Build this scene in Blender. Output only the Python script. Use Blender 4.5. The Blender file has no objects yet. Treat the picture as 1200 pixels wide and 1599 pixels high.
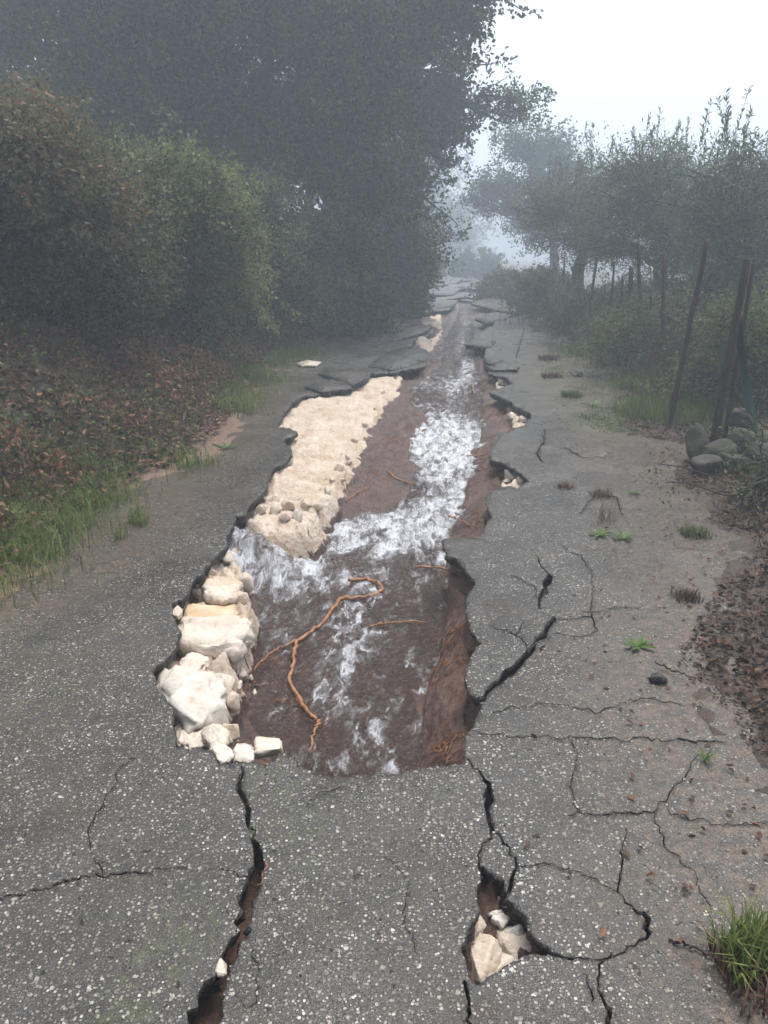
import bpy, bmesh, math, random
import numpy as np
from mathutils import Vector, Matrix
from mathutils.geometry import delaunay_2d_cdt

# ------------------------------------------------------------------ camera, sky, sun, exposure
scene = bpy.context.scene
COL = scene.collection
H_CAM, PITCH, FPX = 1.6, math.radians(18.9), 1200.0
cam_d = bpy.data.cameras.new('camera'); cam = bpy.data.objects.new('camera', cam_d); COL.objects.link(cam)
cam.location = (0, 0, H_CAM); cam.rotation_euler = (math.pi/2 - PITCH, 0, 0)
cam_d.sensor_fit = 'VERTICAL'; cam_d.sensor_height = 36.0; cam_d.lens = FPX/1599*36
cam_d.clip_start = 0.05; cam_d.clip_end = 2000
scene.camera = cam

SUN_EL, SUN_AZ = math.radians(72), math.radians(35)      # azimuth clockwise from +Y
world = bpy.data.worlds.new('World'); scene.world = world; world.use_nodes = True
wn, wl = world.node_tree.nodes, world.node_tree.links
bg = wn['Background']
sky = wn.new('ShaderNodeTexSky'); sky.sky_type = 'NISHITA'; sky.sun_disc = False
sky.sun_elevation = SUN_EL; sky.sun_rotation = SUN_AZ
sky.air_density = 1.0; sky.dust_density = 4.0
hs = wn.new('ShaderNodeHueSaturation'); hs.inputs['Saturation'].default_value = 0.38
wl.new(sky.outputs[0], hs.inputs['Color']); wl.new(hs.outputs[0], bg.inputs['Color'])
bg.inputs['Strength'].default_value = 0.13
sun_d = bpy.data.lights.new('sun', 'SUN'); sun_d.energy = 1.5; sun_d.angle = math.radians(25); sun_d.color = (1, 0.97, 0.92)
sun = bpy.data.objects.new('sun', sun_d); COL.objects.link(sun)
sdir = Vector((math.sin(SUN_AZ)*math.cos(SUN_EL), math.cos(SUN_AZ)*math.cos(SUN_EL), math.sin(SUN_EL)))
sun.rotation_euler = sdir.to_track_quat('Z', 'Y').to_euler()
scene.view_settings.view_transform = 'Standard'; scene.view_settings.look = 'None'
scene.view_settings.exposure = 1.1; scene.view_settings.gamma = 1.0
scene.render.engine = 'CYCLES'
scene.cycles.use_denoising = True
scene.cycles.max_bounces = 6; scene.cycles.volume_bounces = 2; scene.cycles.transparent_max_bounces = 12
scene.cycles.caustics_reflective = False; scene.cycles.caustics_refractive = False

rng = np.random.default_rng(7); random.seed(7)

# ------------------------------------------------------------------ pixel <-> place
CP, SP = math.cos(PITCH), math.sin(PITCH)
def P(px, py, z=0.0):
    """point at height z on the pixel's ray"""
    v = (np.asarray(py, float)-799.5)/FPX; u = (np.asarray(px, float)-600)/FPX
    down = SP + CP*v; fwd = CP - SP*v
    t = (H_CAM - z)/np.maximum(down, 1e-4)
    return u*t, fwd*t
def PY(px, py, Y):
    """point at distance Y (metres along the ground) on the pixel's ray -> (X, Y, z)"""
    v = (py-799.5)/FPX; u = (px-600)/FPX
    t = Y/(CP - SP*v)
    return Vector((u*t, Y, H_CAM - t*(SP + CP*v)))
def proj(X, Y, Z):
    dy = Y; dz = Z - H_CAM
    depth = dy*CP - dz*SP; up = dy*SP + dz*CP
    return 600 + FPX*X/depth, 799.5 - FPX*up/depth
def G(px, py, z=0.0):
    a, b = P(px, py, z); return Vector((float(a), float(b), z))

# ------------------------------------------------------------------ noise, polygons
def _hash(ix, iy, iz, seed):
    h = (ix.astype(np.int64)*374761393 + iy.astype(np.int64)*668265263 + iz.astype(np.int64)*2147483647 + seed*974634777) & 0xffffffff
    h = ((h ^ (h >> 13))*1274126177) & 0xffffffff
    h = ((h ^ (h >> 16))*2246822519) & 0xffffffff
    return ((h ^ (h >> 15)) & 0xffff)/65535.0
def vnoise(x, y, z=None, seed=0):
    x = np.asarray(x, float); y = np.asarray(y, float); z = np.zeros_like(x) if z is None else np.asarray(z, float)
    ix, iy, iz = np.floor(x), np.floor(y), np.floor(z)
    fx, fy, fz = x-ix, y-iy, z-iz
    fx, fy, fz = [f*f*(3-2*f) for f in (fx, fy, fz)]
    r = 0
    for a in (0, 1):
        for b in (0, 1):
            for c in (0, 1):
                w = (fx if a else 1-fx)*(fy if b else 1-fy)*(fz if c else 1-fz)
                r = r + w*_hash(ix+a, iy+b, iz+c, seed)
    return r*2-1
def fbm(x, y, z=None, seed=0, oct=4, gain=.5):
    r, a, f = 0, 1.0, 1.0
    for k in range(oct):
        r = r + a*vnoise(np.asarray(x)*f, np.asarray(y)*f, None if z is None else np.asarray(z)*f, seed+k*17); a *= gain; f *= 2.03
    return r
def sstep(a, b, x):
    t = np.clip((x-a)/(b-a), 0, 1); return t*t*(3-2*t)
def inside(poly, x, y):
    poly = np.asarray(poly, float); r = np.zeros(np.shape(x), bool)
    x0, y0 = poly[:, 0], poly[:, 1]; x1, y1 = np.roll(x0, -1), np.roll(y0, -1)
    for a, b, c, d in zip(x0, y0, x1, y1):
        if b == d: continue
        m = ((b > y) != (d > y)) & (x < (c-a)*(y-b)/(d-b)+a)
        r ^= m
    return r
def sdf(poly, x, y):
    """positive inside"""
    poly = np.asarray(poly, float); best = np.full(np.shape(x), 1e9)
    for (a, b), (c, d) in zip(poly, np.roll(poly, -1, 0)):
        ex, ey = c-a, d-b; L = ex*ex+ey*ey+1e-12
        t = np.clip(((x-a)*ex+(y-b)*ey)/L, 0, 1)
        best = np.minimum(best, (x-a-t*ex)**2+(y-b-t*ey)**2)
    return np.sqrt(best)*np.where(inside(poly, x, y), 1, -1)
def linedist(pts, x, y):
    best = np.full(np.shape(x), 1e9); pts = np.asarray(pts, float)
    for (a, b), (c, d) in zip(pts[:-1], pts[1:]):
        ex, ey = c-a, d-b; L = ex*ex+ey*ey+1e-12
        t = np.clip(((x-a)*ex+(y-b)*ey)/L, 0, 1)
        best = np.minimum(best, (x-a-t*ex)**2+(y-b-t*ey)**2)
    return np.sqrt(best)
def rough_line(pts, step, amp, seed, closed=False):
    """subdivide a pixel polyline and jitter it"""
    pts = [np.array(p, float) for p in pts]; out = []
    n = len(pts) if closed else len(pts)-1
    r = np.random.default_rng(seed)
    for i in range(n):
        a, b = pts[i], pts[(i+1) % len(pts)]
        L = np.linalg.norm((b-a)[:2]); sc = np.clip((max(a[1], b[1])-390)/500, .12, 1.3)
        k = max(1, int(L/(step*max(sc, .35))))
        for j in range(k):
            q = a+(b-a)*j/k
            if j or 1: q = q + np.concatenate([r.normal(0, amp*sc, 2), np.zeros(len(q)-2)])
            out.append(q)
    if not closed: out.append(pts[-1])
    return np.array(out)

# ------------------------------------------------------------------ mesh helpers
def new_mesh(name, V, F, mats, attrs=None, smooth=False, matidx=None):
    """V (n,3); F array (m,3|4) or list of arrays"""
    V = np.asarray(V, np.float32); Fs = F if isinstance(F, list) else [F]
    Fs = [np.asarray(f, np.int32) for f in Fs if len(f)]
    me = bpy.data.meshes.new(name)
    me.vertices.add(len(V)); me.vertices.foreach_set('co', V.ravel())
    loops = np.concatenate([f.ravel() for f in Fs]); tot = np.concatenate([np.full(len(f), f.shape[1], np.int32) for f in Fs])
    st = np.concatenate([[0], np.cumsum(tot)[:-1]]).astype(np.int32)
    me.loops.add(len(loops)); me.loops.foreach_set('vertex_index', loops)
    me.polygons.add(len(tot)); me.polygons.foreach_set('loop_start', st); me.polygons.foreach_set('loop_total', tot)
    if smooth: me.polygons.foreach_set('use_smooth', np.ones(len(tot), bool))
    for m in (mats if isinstance(mats, (list, tuple)) else [mats]): me.materials.append(m)
    if matidx is not None: me.polygons.foreach_set('material_index', np.asarray(matidx, np.int32))
    me.update(calc_edges=True)
    for k, v in (attrs or {}).items():
        a = me.attributes.new(k, 'FLOAT', 'POINT'); a.data.foreach_set('value', np.asarray(v, np.float32))
    me.validate()
    return me
def obj(name, me, parent=None, loc=None, **tags):
    o = bpy.data.objects.new(name, me); COL.objects.link(o)
    if parent: o.parent = parent
    if loc is not None: o.location = loc
    for k, v in tags.items(): o[k] = v
    return o
def thing(name, label, cat, loc=(0, 0, 0), rz=0, group=None):
    o = obj(name, None, None, loc, label=label, category=cat); o.rotation_euler = (0, 0, rz); o.empty_display_size = .1
    if group: o['group'] = group
    return o
def tube(pts, rad, sides=6, seed=0, rough=0.0):
    pts = np.asarray(pts, float); n = len(pts); rad = np.broadcast_to(rad, n)
    T = np.gradient(pts, axis=0); T /= np.linalg.norm(T, axis=1)[:, None]+1e-9
    ref = np.where(np.abs(T[:, 2:3]) > .9, [[1., 0, 0]], [[0, 0, 1.]])
    A = np.cross(T, ref); A /= np.linalg.norm(A, axis=1)[:, None]+1e-9; B = np.cross(T, A)
    ang = np.arange(sides)*2*math.pi/sides
    r = np.random.default_rng(seed); rr = rad[:, None]*(1+rough*r.normal(0, 1, (n, sides)))
    V = pts[:, None]+rr[:, :, None]*(np.cos(ang)[None, :, None]*A[:, None]+np.sin(ang)[None, :, None]*B[:, None])
    V = V.reshape(-1, 3); i, j = np.meshgrid(np.arange(n-1), np.arange(sides), indexing='ij')
    j2 = (j+1) % sides
    F = np.stack([i*sides+j, i*sides+j2, (i+1)*sides+j2, (i+1)*sides+j], -1).reshape(-1, 4)
    V = np.vstack([V, pts[:1], pts[-1:]]); k = n*sides; js = np.arange(sides); js2 = (js+1) % sides
    Tt = np.vstack([np.stack([js2, js, np.full(sides, k)], 1), np.stack([(n-1)*sides+js, (n-1)*sides+js2, np.full(sides, k+1)], 1)])
    return V, F, Tt
def join(parts):
    Vs, Qs, Ts, o = [], [], [], 0
    for V, Q, T in parts:
        Vs.append(V); Qs.append(np.asarray(Q).reshape(-1, 4)+o); Ts.append(np.asarray(T).reshape(-1, 3)+o); o += len(V)
    return np.vstack(Vs), [np.vstack(Qs), np.vstack(Ts)]
def curve_pts(a, b, n, wob, seed, sag=0):
    r = np.random.default_rng(seed); t = np.linspace(0, 1, n)[:, None]
    a, b = np.asarray(a, float), np.asarray(b, float)
    w = np.cumsum(r.normal(0, 1, (n, 3)), 0); w -= w[:1]; w -= t*w[-1:]
    p = a+(b-a)*t+w*wob*np.linalg.norm(b-a)/math.sqrt(n); p[:, 2] -= sag*np.sin(t[:, 0]*math.pi)
    return p

# ------------------------------------------------------------------ materials
class NT:
    def __init__(s, name):
        s.m = bpy.data.materials.new(name); s.m.use_nodes = True; s.t = s.m.node_tree; s.n = s.t.nodes
        s.b = s.n['Principled BSDF']; s.out = s.n['Material Output']
    def set(s, n, i, v):
        if hasattr(v, 'is_linked') or isinstance(v, bpy.types.NodeSocket): s.t.links.new(v, n.inputs[i])
        else: n.inputs[i].default_value = v
    def node(s, typ, ins=None, **kw):
        n = s.n.new(typ)
        for k, v in kw.items(): setattr(n, k, v)
        for k, v in (ins or {}).items(): s.set(n, k, v)
        return n
    def pos(s): return s.node('ShaderNodeNewGeometry').outputs['Position']
    def attr(s, name): return s.node('ShaderNodeAttribute', attribute_name=name).outputs['Fac']
    def noise(s, vec, scale, detail=4, rough=.55): return s.node('ShaderNodeTexNoise', {'Vector': vec, 'Scale': scale, 'Detail': detail, 'Roughness': rough}).outputs['Fac']
    def ramp(s, f, stops):
        n = s.node('ShaderNodeValToRGB', {'Fac': f}); e = n.color_ramp.elements
        while len(e) < len(stops): e.new(.5)
        for el, (p, c) in zip(e, stops): el.position = p; el.color = (*c, 1) if not np.isscalar(c) else (c, c, c, 1)
        return n.outputs['Color']
    def mix(s, f, a, b, mode='MIX'):
        n = s.node('ShaderNodeMix', data_type='RGBA', blend_type=mode)
        for i, v in ((0, f), (6, a), (7, b)):
            if isinstance(v, tuple) and len(v) == 3: v = (*v, 1)
            s.set(n, i, v)
        return n.outputs[2]
    def math(s, op, a, b=None, c=None, clamp=False):
        n = s.node('ShaderNodeMath', operation=op, use_clamp=clamp); s.set(n, 0, a)
        if b is not None: s.set(n, 1, b)
        if c is not None: s.set(n, 2, c)
        return n.outputs[0]
    def rng(s, v, a, b, c=0., d=1., smooth=True):
        n = s.node('ShaderNodeMapRange', {'Value': v, 'From Min': a, 'From Max': b, 'To Min': c, 'To Max': d})
        n.interpolation_type = 'SMOOTHSTEP' if smooth else 'LINEAR'
        return n.outputs[0]
    def bump(s, h, strength=.5, dist=.01, normal=None):
        n = s.node('ShaderNodeBump', {'Height': h, 'Strength': strength, 'Distance': dist})
        if normal is not None: s.set(n, 'Normal', normal)
        return n.outputs[0]
    def fin(s, color=None, rough=None, normal=None, spec=None):
        for k, v in (('Base Color', color), ('Roughness', rough), ('Normal', normal), ('Specular IOR Level', spec)):
            if v is None: continue
            if isinstance(v, tuple) and len(v) == 3: v = (*v, 1)
            s.set(s.b, k, v)
        return s.m

def mat_asphalt():
    s = NT('asphalt'); p = s.pos()
    warp = s.node('ShaderNodeTexNoise', {'Vector': p, 'Scale': 60., 'Detail': 1.})
    pv = s.node('ShaderNodeVectorMath', operation='MULTIPLY_ADD'); s.set(pv, 0, warp.outputs['Color']); pv.inputs[1].default_value = (.006,)*3; s.set(pv, 2, p)
    v1 = s.node('ShaderNodeTexVoronoi', {'Vector': pv.outputs[0], 'Scale': 98., 'Randomness': 1.}, voronoi_dimensions='2D')
    v2 = s.node('ShaderNodeTexVoronoi', {'Vector': pv.outputs[0], 'Scale': 46., 'Randomness': 1.}, voronoi_dimensions='2D')
    v3 = s.node('ShaderNodeTexVoronoi', {'Vector': pv.outputs[0], 'Scale': 210., 'Randomness': 1.}, voronoi_dimensions='2D')
    r1 = s.node('ShaderNodeSeparateColor', {'Color': v1.outputs['Color']}); r2 = s.node('ShaderNodeSeparateColor', {'Color': v2.outputs['Color']}); r3 = s.node('ShaderNodeSeparateColor', {'Color': v3.outputs['Color']})
    big = s.noise(p, 1.3, 5); mid = s.noise(p, 9., 4); fine = s.noise(p, 260., 2)
    worn = s.rng(s.noise(p, 3.2, 5, .65), .3, .7, -.16, .16)
    pick = s.rng(s.math('ADD', r1.outputs[0], worn), .30, .36)
    size = s.math('MULTIPLY_ADD', r1.outputs[1], .30, .16)
    st = s.math('MULTIPLY', s.rng(s.math('SUBTRACT', size, v1.outputs['Distance']), -.03, .05), pick)
    st2 = s.math('MULTIPLY', s.rng(v2.outputs['Distance'], .36, .26), s.rng(r2.outputs[0], .90, .91))
    st3 = s.math('MULTIPLY', s.rng(v3.outputs['Distance'], .5, .3), s.rng(r3.outputs[0], .45, .5))
    stone = s.math('MAXIMUM', st, st2)
    binder = s.ramp(s.math('MULTIPLY_ADD', mid, .5, s.math('MULTIPLY', big, .6)), [(.3, (.020, .019, .017)), (.55, (.038, .035, .032)), (.8, (.066, .060, .051))])
    binder = s.mix(s.math('MULTIPLY', st3, .8), binder, s.ramp(r3.outputs[1], [(0, (.035, .033, .030)), (.6, (.11, .103, .092)), (1, (.26, .245, .215))]))
    scol = s.ramp(s.math('ADD', r1.outputs[2], s.math('MULTIPLY', worn, .6)), [(0, (.07, .066, .060)), (.4, (.15, .14, .124)), (.7, (.24, .222, .19)), (.9, (.36, .335, .29)), (1, (.50, .475, .43))])
    c = s.mix(stone, binder, scol)
    c = s.mix(s.rng(s.noise(p, 1.7, 6, .62), .42, .66, 0., .55), c, s.mix(1., c, (.62, .60, .57), 'MULTIPLY'))
    c = s.mix(s.rng(s.noise(p, 4.5, 5, .6), .50, .68, 0., .5), c, s.mix(1., c, (.80, .70, .56), 'MULTIPLY'))
    c = s.mix(s.rng(s.noise(p, 2.9, 5, .7), .60, .72, 0., .6), c, s.mix(1., c, (.45, .46, .48), 'MULTIPLY'))
    pits = s.rng(s.noise(p, 33., 3, .6), .67, .74)
    c = s.mix(s.math('MULTIPLY', pits, .75), c, (.018, .016, .015))
    dirt = s.math('MULTIPLY', s.attr('dirt'), s.rng(s.noise(p, 14., 5, .65), .32, .62))
    c = s.mix(s.math('MULTIPLY', dirt, .85, clamp=True), c, s.ramp(s.noise(p, 40., 3), [(.3, (.06, .043, .030)), (.7, (.17, .125, .09))]))
    moss = s.math('MULTIPLY', s.attr('moss'), s.rng(s.noise(p, 18., 5, .7), .42, .62))
    c = s.mix(s.math('MULTIPLY', moss, .75, clamp=True), c, s.ramp(s.noise(p, 70., 2), [(.3, (.035, .048, .014)), (.7, (.10, .12, .04))]))
    h = s.math('ADD', s.math('MULTIPLY', stone, .6), s.math('SUBTRACT', s.math('MULTIPLY', fine, .5), pits))
    nb = s.bump(s.math('ADD', h, s.math('MULTIPLY', st3, .35)), 1., .005)
    nb = s.bump(mid, .35, .02, nb)
    ro = s.math('MULTIPLY_ADD', s.attr('wet'), -.22, s.rng(s.noise(p, 2.2, 5, .6), .35, .65, .34, .56))
    return s.fin(c, ro, nb, .5)
def mat_asphalt_edge():
    s = NT('asphalt_broken_edge'); p = s.pos()
    v1 = s.node('ShaderNodeTexVoronoi', {'Vector': p, 'Scale': 80.})
    c = s.ramp(v1.outputs['Distance'], [(.1, (.07, .062, .055)), (.5, (.022, .019, .017))])
    return s.fin(c, .6, s.bump(v1.outputs['Distance'], .8, .01), .4)
def lime_color(s, p):
    big = s.noise(p, 5., 5, .6); f = s.noise(p, 45., 4, .6)
    c = s.ramp(big, [(.28, (.38, .27, .18)), (.45, (.51, .415, .325)), (.62, (.57, .49, .405)), (.8, (.61, .55, .475))])
    c = s.mix(s.rng(s.noise(p, 2.3, 6, .7), .50, .64, 0., .55), c, (.40, .29, .19))
    c = s.mix(s.rng(s.noise(p, 14., 5, .7), .60, .70, 0., .6), c, (.26, .18, .12))
    return s.mix(s.rng(f, .3, .55, .7, 0.), c, (.36, .25, .16)), f
def mat_bed():
    s = NT('gully_bed'); p = s.pos()
    lc, lf = lime_color(s, p)
    n1 = s.noise(p, 11., 6, .65); n2 = s.noise(p, 70., 3, .6)
    soil = s.ramp(s.math('MULTIPLY_ADD', n2, .4, s.math('MULTIPLY', n1, .6)), [(.32, (.022, .012, .010)), (.5, (.060, .031, .023)), (.68, (.125, .066, .046))])
    soil = s.mix(s.math('MULTIPLY', s.attr('warm'), .6), soil, (.16, .075, .04))
    m = s.rng(s.math('MULTIPLY_ADD', s.math('SUBTRACT', s.noise(p, 26., 4, .65), .5), .9, s.attr('lime')), .42, .58)
    c = s.mix(m, soil, lc)
    wet = s.attr('wet')
    ro = s.math('MULTIPLY_ADD', m, .35, s.rng(n1, .3, .7, .28, .5))
    v = s.node('ShaderNodeTexVoronoi', {'Vector': p, 'Scale': 30.})
    nb = s.bump(s.math('ADD', s.noise(p, 30., 6, .7), s.math('MULTIPLY', v.outputs['Distance'], .4)), .8, .025)
    return s.fin(c, ro, nb, .5)
def mat_lime():
    s = NT('limestone'); p = s.pos(); c, f = lime_color(s, p)
    s2 = s.node('ShaderNodeObjectInfo')
    c = s.mix(s.math('MULTIPLY', s2.outputs['Random'], .35), c, (.70, .67, .62))
    return s.fin(c, .75, s.bump(s.noise(p, 22., 7, .65), .7, .02), .3)
def mat_white_stone():
    s = NT('pale_limestone'); p = s.pos()
    c = s.ramp(s.noise(p, 12., 6, .65), [(.3, (.36, .30, .23)), (.46, (.50, .455, .39)), (.7, (.59, .56, .51))])
    return s.fin(c, .7, s.bump(s.noise(p, 25., 6, .6), .5, .015), .3)
def mat_mossy():
    s = NT('mossy_stone'); p = s.pos()
    c = s.ramp(s.noise(p, 9., 6, .65), [(.3, (.018, .017, .013)), (.5, (.042, .038, .028)), (.7, (.085, .076, .055))])
    c = s.mix(s.rng(s.noise(p, 6., 5, .7), .48, .62), c, (.04, .045, .014))
    return s.fin(c, .7, s.bump(s.noise(p, 40., 5, .7), .7, .015), .35)
def mat_ground():
    s = NT('soil_ground'); p = s.pos()
    n1 = s.noise(p, 3., 6, .65); n2 = s.noise(p, 28., 5, .7)
    c = s.ramp(s.math('MULTIPLY_ADD', n2, .5, s.math('MULTIPLY', n1, .5)), [(.33, (.022, .015, .012)), (.5, (.05, .034, .025)), (.68, (.11, .075, .052))])
    c = s.mix(s.math('MULTIPLY', s.attr('green'), s.rng(n2, .35, .6)), c, (.04, .05, .018))
    c = s.mix(s.math('MULTIPLY', s.attr('silt'), s.rng(n2, .25, .5)), c, s.mix(n2, (.13, .075, .05), (.24, .16, .115)))
    ro = s.math('MULTIPLY_ADD', s.attr('silt'), -.3, .62)
    return s.fin(c, ro, s.bump(s.math('ADD', n2, s.noise(p, 120., 3)), .7, .02), .4)
def mat_leaf(name, stops, trans=.35, rough=.5):
    s = NT(name); v = s.attr('var')
    c = s.ramp(v, stops)
    s.fin(c, rough, None, .14)
    tr = s.node('ShaderNodeBsdfTranslucent', {'Color': c}); mx = s.node('ShaderNodeMixShader', {0: trans, 1: s.b.outputs[0], 2: tr.outputs[0]})
    s.t.links.new(mx.outputs[0], s.out.inputs['Surface'])
    return s.m
def mat_bark(name, a, b, sc=14.):
    s = NT(name); p = s.pos()
    mp = s.node('ShaderNodeMapping', {'Vector': p}); mp.inputs['Scale'].default_value = (1, 1, .22)
    n = s.noise(mp.outputs[0], sc*2, 6, .7)
    return s.fin(s.ramp(n, [(.3, a), (.7, b)]), .8, s.bump(n, .9, .02), .25)
def mat_water():
    s = NT('stream_water'); p = s.pos()
    fo = s.attr('foam_glint'); u, w = s.attr('fu'), s.attr('fv')
    cv = s.node('ShaderNodeCombineXYZ', {0: s.math('MULTIPLY', u, 2.4), 1: w, 2: 0.})
    wv = s.node('ShaderNodeTexNoise', {'Vector': cv.outputs[0], 'Scale': 9., 'Detail': 3.})
    va = s.node('ShaderNodeVectorMath', operation='MULTIPLY_ADD'); s.set(va, 0, wv.outputs['Color']); va.inputs[1].default_value = (.34,)*3; s.set(va, 2, cv.outputs[0])
    fl = s.noise(va.outputs[0], 6., 4, .5); fl2 = s.noise(va.outputs[0], 22., 3, .5)
    mixn = s.math('MULTIPLY_ADD', fl2, .35, s.math('MULTIPLY', fl, .65))
    thr = s.math('MULTIPLY_ADD', fo, -.36, .69)
    f = s.rng(s.math('SUBTRACT', mixn, thr), -.13, .23)
    rip = s.math('ADD', s.noise(va.outputs[0], 15., 4, .6), s.math('MULTIPLY', s.noise(p, 60., 3, .6), .35))
    nb = s.bump(rip, 1., .045)
    gl = s.node('ShaderNodeBsdfGlossy', {'Color': (1, 1, 1, 1), 'Roughness': .04, 'Normal': nb})
    tr = s.node('ShaderNodeBsdfTransparent', {'Color': (.80, .72, .66, 1)})
    fr = s.node('ShaderNodeFresnel', {'IOR': 1.65, 'Normal': nb})
    wat = s.node('ShaderNodeMixShader', {0: fr.outputs[0], 1: tr.outputs[0], 2: gl.outputs[0]})
    murk = s.node('ShaderNodeBsdfDiffuse', {'Color': (.15, .095, .075, 1), 'Normal': nb})
    wat2 = s.node('ShaderNodeMixShader', {0: .25, 1: wat.outputs[0], 2: murk.outputs[0]})
    df = s.node('ShaderNodeBsdfDiffuse', {'Color': (.62, .645, .68, 1), 'Normal': s.bump(mixn, .7, .02)})
    mx = s.node('ShaderNodeMixShader', {0: s.math('MULTIPLY', f, .85), 1: wat2.outputs[0], 2: df.outputs[0]})
    s.t.links.new(mx.outputs[0], s.out.inputs['Surface'])
    return s.m
def mat_plain(name, a, b, sc=30., rough=.7):
    s = NT(name); p = s.pos(); n = s.noise(p, sc, 4, .6)
    return s.fin(s.ramp(n, [(.3, a), (.7, b)]), rough, s.bump(n, .5, .01), .3)

M_ASPH, M_EDGE, M_BED, M_LIME, M_WST, M_MOSS, M_GND = mat_asphalt(), mat_asphalt_edge(), mat_bed(), mat_lime(), mat_white_stone(), mat_mossy(), mat_ground()
M_WATER = mat_water()
M_OCHRE = mat_plain('ochre_stained_limestone', (.46, .28, .14), (.58, .47, .35), 14., .75); M_CREAM = mat_plain('cream_limestone', (.52, .45, .35), (.60, .54, .44), 22., .75); M_GREYST = mat_plain('grey_weathered_stone', (.10, .10, .09), (.24, .23, .21), 12., .8)
M_BARK = mat_bark('dark_bark', (.020, .017, .015), (.075, .065, .055))
M_BARKO = mat_bark('olive_bark', (.03, .025, .02), (.10, .085, .068))
M_POST = mat_bark('dark_wet_post_wood', (.018, .013, .011), (.07, .05, .042), 30.)
M_ROOT = mat_plain('orange_root_bark', (.11, .05, .025), (.42, .20, .09), 38., .5)
M_GREENPAINT = mat_plain('green_painted_steel', (.016, .06, .05), (.028, .085, .07), 20., .45)
M_OAK = mat_leaf('oak_leaf', [(0, (.012, .024, .009)), (.5, (.042, .072, .020)), (1, (.12, .165, .045))])
M_BUSH = mat_leaf('bush_leaf', [(0, (.022, .026, .012)), (.3, (.058, .064, .024)), (.6, (.105, .128, .044)), (.85, (.18, .215, .08)), (1, (.235, .245, .10))])
M_RUSSET = mat_leaf('russet_olive_leaf', [(0, (.030, .026, .015)), (.3, (.070, .064, .032)), (.6, (.115, .115, .055)), (.85, (.19, .18, .10)), (1, (.20, .11, .06))])
M_OLIVE = mat_leaf('olive_leaf', [(0, (.03, .046, .022)), (.5, (.085, .12, .058)), (1, (.21, .25, .15))], .35)
M_BROWN = mat_leaf('dead_leaf_brown', [(0, (.028, .017, .012)), (.4, (.085, .048, .032)), (.75, (.17, .09, .055)), (1, (.30, .15, .08))], .15)
M_GRASS = mat_leaf('grass_blade', [(0, (.045, .065, .018)), (.5, (.105, .15, .038)), (.85, (.18, .23, .065)), (1, (.26, .22, .10))], .35)
M_DRY = mat_leaf('dry_stalk', [(0, (.05, .036, .026)), (.6, (.12, .088, .058)), (1, (.22, .17, .11))], .2)
M_WEED = mat_leaf('weed_leaf', [(0, (.035, .065, .018)), (.5, (.08, .14, .035)), (1, (.15, .22, .07))], .35)

# ------------------------------------------------------------------ road lay-out (pixels of the photograph on the road plane)
LEFT_EDGE = [(-700, 1320), (-250, 1075), (0, 935), (60, 893), (150, 812), (240, 752), (300, 726), (345, 700), (395, 630), (425, 588), (470, 556), (520, 520), (560, 498), (600, 478), (640, 447), (668, 420), (690, 404)]
RIGHT_EDGE = [(1330, 1500), (1215, 1235), (1150, 1165), (1100, 1090), (1088, 1020), (1128, 940), (1150, 870), (1100, 790), (1078, 745), (1068, 702), (1010, 668), (955, 608), (905, 550), (858, 503), (810, 460), (770, 425), (748, 405)]
def edge_fn(pl):
    X, Y = P([p[0] for p in pl], [p[1] for p in pl]); o = np.argsort(Y)
    return lambda y: np.interp(y, Y[o], X[o], None, None) + np.where(y > Y[o][-1], (y-Y[o][-1])*.095, 0)
XL, XR = edge_fn(LEFT_EDGE), edge_fn(RIGHT_EDGE)

HOLE = [(490, 1210), (462, 1186), (440, 1176), (395, 1190), (345, 1194), (328, 1172), (276, 1166), (270, 1130), (262, 1092), (240, 1062), (238, 1046), (262, 1034), (277, 1018), (279, 985), (272, 962), (268, 945), (292, 922), (318, 886), (345, 862), (365, 818), (392, 790), (415, 760), (418, 741), (440, 722), (456, 708), (455, 699), (441, 690), (447, 683), (467, 678), (463, 671), (434, 664), (446, 640), (470, 620), (520, 612), (551, 608), (554, 599), (571, 593), (580, 583), (612, 581), (640, 577), (664, 571), (668, 556), (652, 546), (641, 541), (647, 530), (674, 522), (678, 512), (655, 505), (648, 494), (668, 488), (700, 484), (712, 476), (690, 470), (720, 464), (752, 466), (778, 470), (790, 482), (778, 497), (768, 510), (752, 517), (745, 528), (727, 539), (744, 542), (759, 545), (757, 561), (768, 572), (762, 582), (790, 592), (800, 600), (763, 612), (780, 622), (806, 634), (832, 648), (815, 666), (796, 673), (777, 679), (771, 698), (763, 716), (782, 720), (806, 731), (829, 746), (812, 757), (782, 760), (757, 774), (760, 790), (769, 806), (754, 826), (736, 839), (693, 841), (696, 862), (716, 882), (742, 905), (744, 918), (729, 937), (725, 961), (738, 985), (748, 1008), (737, 1034), (725, 1064), (730, 1086), (749, 1094), (744, 1114), (730, 1150), (725, 1174), (728, 1190), (690, 1200), (620, 1207), (560, 1211)]
POTHOLE = [(753, 1352), (785, 1368), (801, 1402), (830, 1440), (852, 1472), (862, 1486), (828, 1490), (782, 1511), (736, 1538), (722, 1478), (738, 1440), (746, 1400)]
FAR_HOLES = [[(700, 455), (742, 449), (768, 456), (735, 461)], [(655, 462), (690, 459), (700, 463), (662, 467)], [(770, 482), (800, 484), (812, 494), (786, 496)],
             [(700, 440), (735, 437), (745, 441), (712, 444)], [(672, 446), (698, 444), (702, 447), (676, 450)], [(760, 569), (808, 574), (806, 583), (764, 580)]]
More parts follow.
